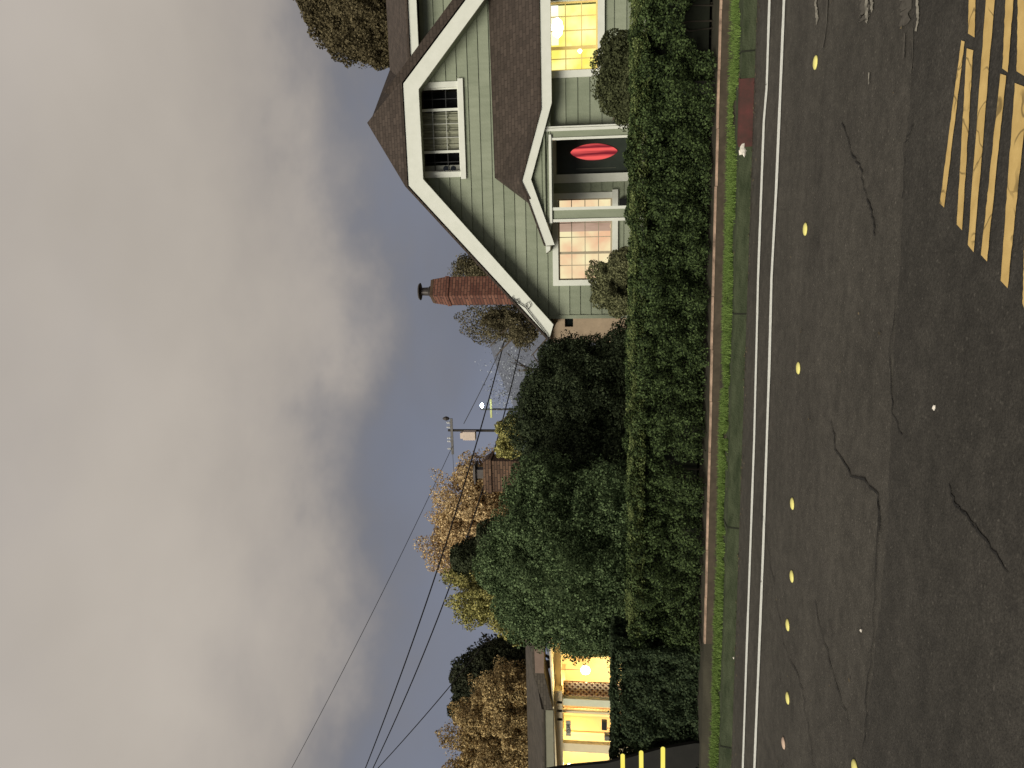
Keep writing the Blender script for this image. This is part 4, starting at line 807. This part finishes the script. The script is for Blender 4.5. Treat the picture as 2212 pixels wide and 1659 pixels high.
# dark slatted screen at the left edge, yellow light in its slots
gs = thing('dark_screen', 'dark panel at the left edge with three glowing yellow slots', 'gate', (-8.6, 9.75, .15))
Ys = 9.75; e = [py(x, y, Ys) for x, y in ((1180, 1664), (1240, 1655), (1310, 1649), (1340, 1642), (1420, 1620), (1500, 1606), (1535, 1606))]; zs_ = [q.z for q in e]; xl = e[0].x-2.5
slots = [(1345, 1628), (1385, 1621), (1432, 1613)]
outline = [Vector((q.x, Ys, q.z)) for q in e]+[Vector((xl, Ys, e[-1].z)), Vector((xl, Ys, e[0].z))]
MB().prism(outline, (0, .06, 0)).build('panel', mat('dark_painted_board', (.012, .011, .009), .8, .3, 6), gs)
SLOT = glow('slot_light', (1, .86, .12), (1, .9, .2), 1.0)
for x, y in slots:
    a = py(x, y+5, Ys-.01); r_ = 5*pxm(Ys); pts = []
    for k in range(9):
        t_ = -math.pi/2+math.pi*k/8; pts.append((a.x+r_*math.cos(t_), Ys-.012, a.z+r_*math.sin(t_)))
    dz = -.02; pts += [(a.x-1.2, Ys-.012, a.z+r_+dz), (a.x-1.2, Ys-.012, a.z-r_+dz)]
    MB().prism(pts, (0, .011, 0)).build('slot_lamp', SLOT, gs)

# ------------------------------------------------------------------ poles, wires, far lamp
def pole(name, label, x, y, Y, ztop_px, arm):
    c = py(x, y, Y); o = thing(name, label, 'utility pole', (c.x, Y, .3)); zt_ = py(ztop_px, y, Y).z
    q = MB(); q.tube([(c.x, Y, .2), (c.x, Y, zt_)], .15, 10, .11); q.build('pole', mat('pole_wood', (.045, .04, .035), .9, .3, 8), o); return o, c, zt_
YU = 62.0
o, c, zt_ = pole('utility_pole', 'wooden utility pole with crossarm and a pale transformer can', 1040, 930, YU, 968, 0)
a0, a1 = py(975, 980, YU), py(976, 903, YU)
MB().prism([(a0.x, YU-.1, zt_-.45), (a1.x, YU-.1, zt_-.45), (a1.x, YU-.1, zt_-.25), (a0.x, YU-.1, zt_-.25)], (0, -.12, 0)).build('crossarm', mat('crossarm_wood', (.16, .15, .14), .9, .2, 6), o)
tr_ = MB(); t0_ = py(1000, 941, YU-.5); tr_.box(t0_.x-.3, t0_.x+.42, YU-.9, YU-.25, py(1030, 941, YU).z, py(1004, 941, YU).z); tr_.box(t0_.x-.18, t0_.x+.32, YU-.85, YU-.3, py(1004, 941, YU).z+.001, py(998, 941, YU).z); tr_.build('transformer', mat('pale_transformer_paint', (.60, .48, .40), .5, .1, 4), o)
for y in (912, 922, 945, 952, 968):
    p = py(973, y, YU); q = MB(); q.lathe((p.x, YU-.16, zt_-.24), [(.07, 0), (.11, .08), (.05, .16), (.10, .2), (.04, .32)], 8); q.build('insulator', mat('porcelain', (.55, .55, .55), .3, .1, 5), o)
bd_ = bush
pb = py(968, 903, YU); q = MB(); q.lathe((pb.x, YU-.16, zt_-.2), [(.03, 0), (.14, .1), (.2, .3), (.12, .5), (.03, .6)], 10); q.build('arm_end_cap', METAL, o)
YS_ = 85.0
o2, c2_, zt2 = pole('lamp_pole', 'distant pole with a yellowish arm carrying the blue white street lamp', 1062, 884, YS_, 1040, 0); o2['category'] = 'street lamp'
p = py(1060, 862, YS_); q_ = py(1061, 902, YS_); MB().box(q_.x, p.x, YS_-.1, YS_+.1, p.z-.12, p.z+.1).build('arm', mat('yellowish_arm', (.5, .5, .2), .6, .1, 4), o2)
p = py(1042, 876, YS_-.5); q = MB(); q.lathe((p.x, p.y, p.z-.15), [(.03, 0), (.24, .08), (.30, .20), (.18, .34), (.03, .42)], 14); q.build('lamp_head', glow('street_lamp_glass', (.55, .8, 1), (.8, .95, 1), 30), o2, smooth=True)
MB().tube([(p.x, p.y, p.z+.1), (c2_.x, YS_, p.z+.35), (c2_.x, YS_, p.z-1)], .05, 6).build('bracket', METAL, o2)
def wire(label, pts, Ya, Yb, r, far_r=None):
    n_ = len(pts); P = []
    f0 = pts[0][1]; f1 = pts[-1][1]
    # smooth quadratic fit through the points
    ys = np.array([p[1] for p in pts], float); xs__ = np.array([p[0] for p in pts], float); cf = np.polyfit(ys, xs__, min(2, n_-1))
    m_ = 40
    for k in range(m_+1):
        y = f0+(f1-f0)*k/m_; t_ = k/m_; Y = 1/((1-t_)/Ya+t_/Yb); P.append(py(float(np.polyval(cf, y)), y, Y))
    o = MB().tube(P, r, 5, far_r or r*2.6).build('overhead_wire', CABLE); tag(o, label, 'wire', 'overhead wires across the sky')
wire('upper of the two thick wires, passing just above the brown chimney', [(743, 1780), (790, 1659), (860, 1455), (925, 1290), (985, 1120), (1030, 960), (1058, 860), (1087, 735)], 14, 40, .010, .034)
wire('lower of the two thick wires, crossing the brown chimney top', [(745, 1780), (808, 1659), (905, 1440), (960, 1290), (1035, 1065), (1070, 985), (1096, 880), (1124, 740)], 14, 40, .0095, .032)
wire('steep wire at left running down behind the dark smooth tree', [(720, 1760), (820, 1659), (900, 1560), (965, 1495), (1058, 1375)], 15, 30, .008)
wire('faint highest wire, from the sky at left to the transformer pole', [(590, 1740), (635, 1645), (700, 1520), (840, 1260), (915, 1100), (975, 965)], 25, 62, .009)
wire('wire from the transformer pole down towards the red brick chimney', [(1002, 915), (1030, 860), (1060, 800), (1090, 735)], 60, 45, .03, .022)
wire('thin nearly level wire hanging left of the pole crossarm', [(977, 975), (984, 1060), (988, 1180), (1000, 1360)], 61, 60, .018, .018)
# far hill
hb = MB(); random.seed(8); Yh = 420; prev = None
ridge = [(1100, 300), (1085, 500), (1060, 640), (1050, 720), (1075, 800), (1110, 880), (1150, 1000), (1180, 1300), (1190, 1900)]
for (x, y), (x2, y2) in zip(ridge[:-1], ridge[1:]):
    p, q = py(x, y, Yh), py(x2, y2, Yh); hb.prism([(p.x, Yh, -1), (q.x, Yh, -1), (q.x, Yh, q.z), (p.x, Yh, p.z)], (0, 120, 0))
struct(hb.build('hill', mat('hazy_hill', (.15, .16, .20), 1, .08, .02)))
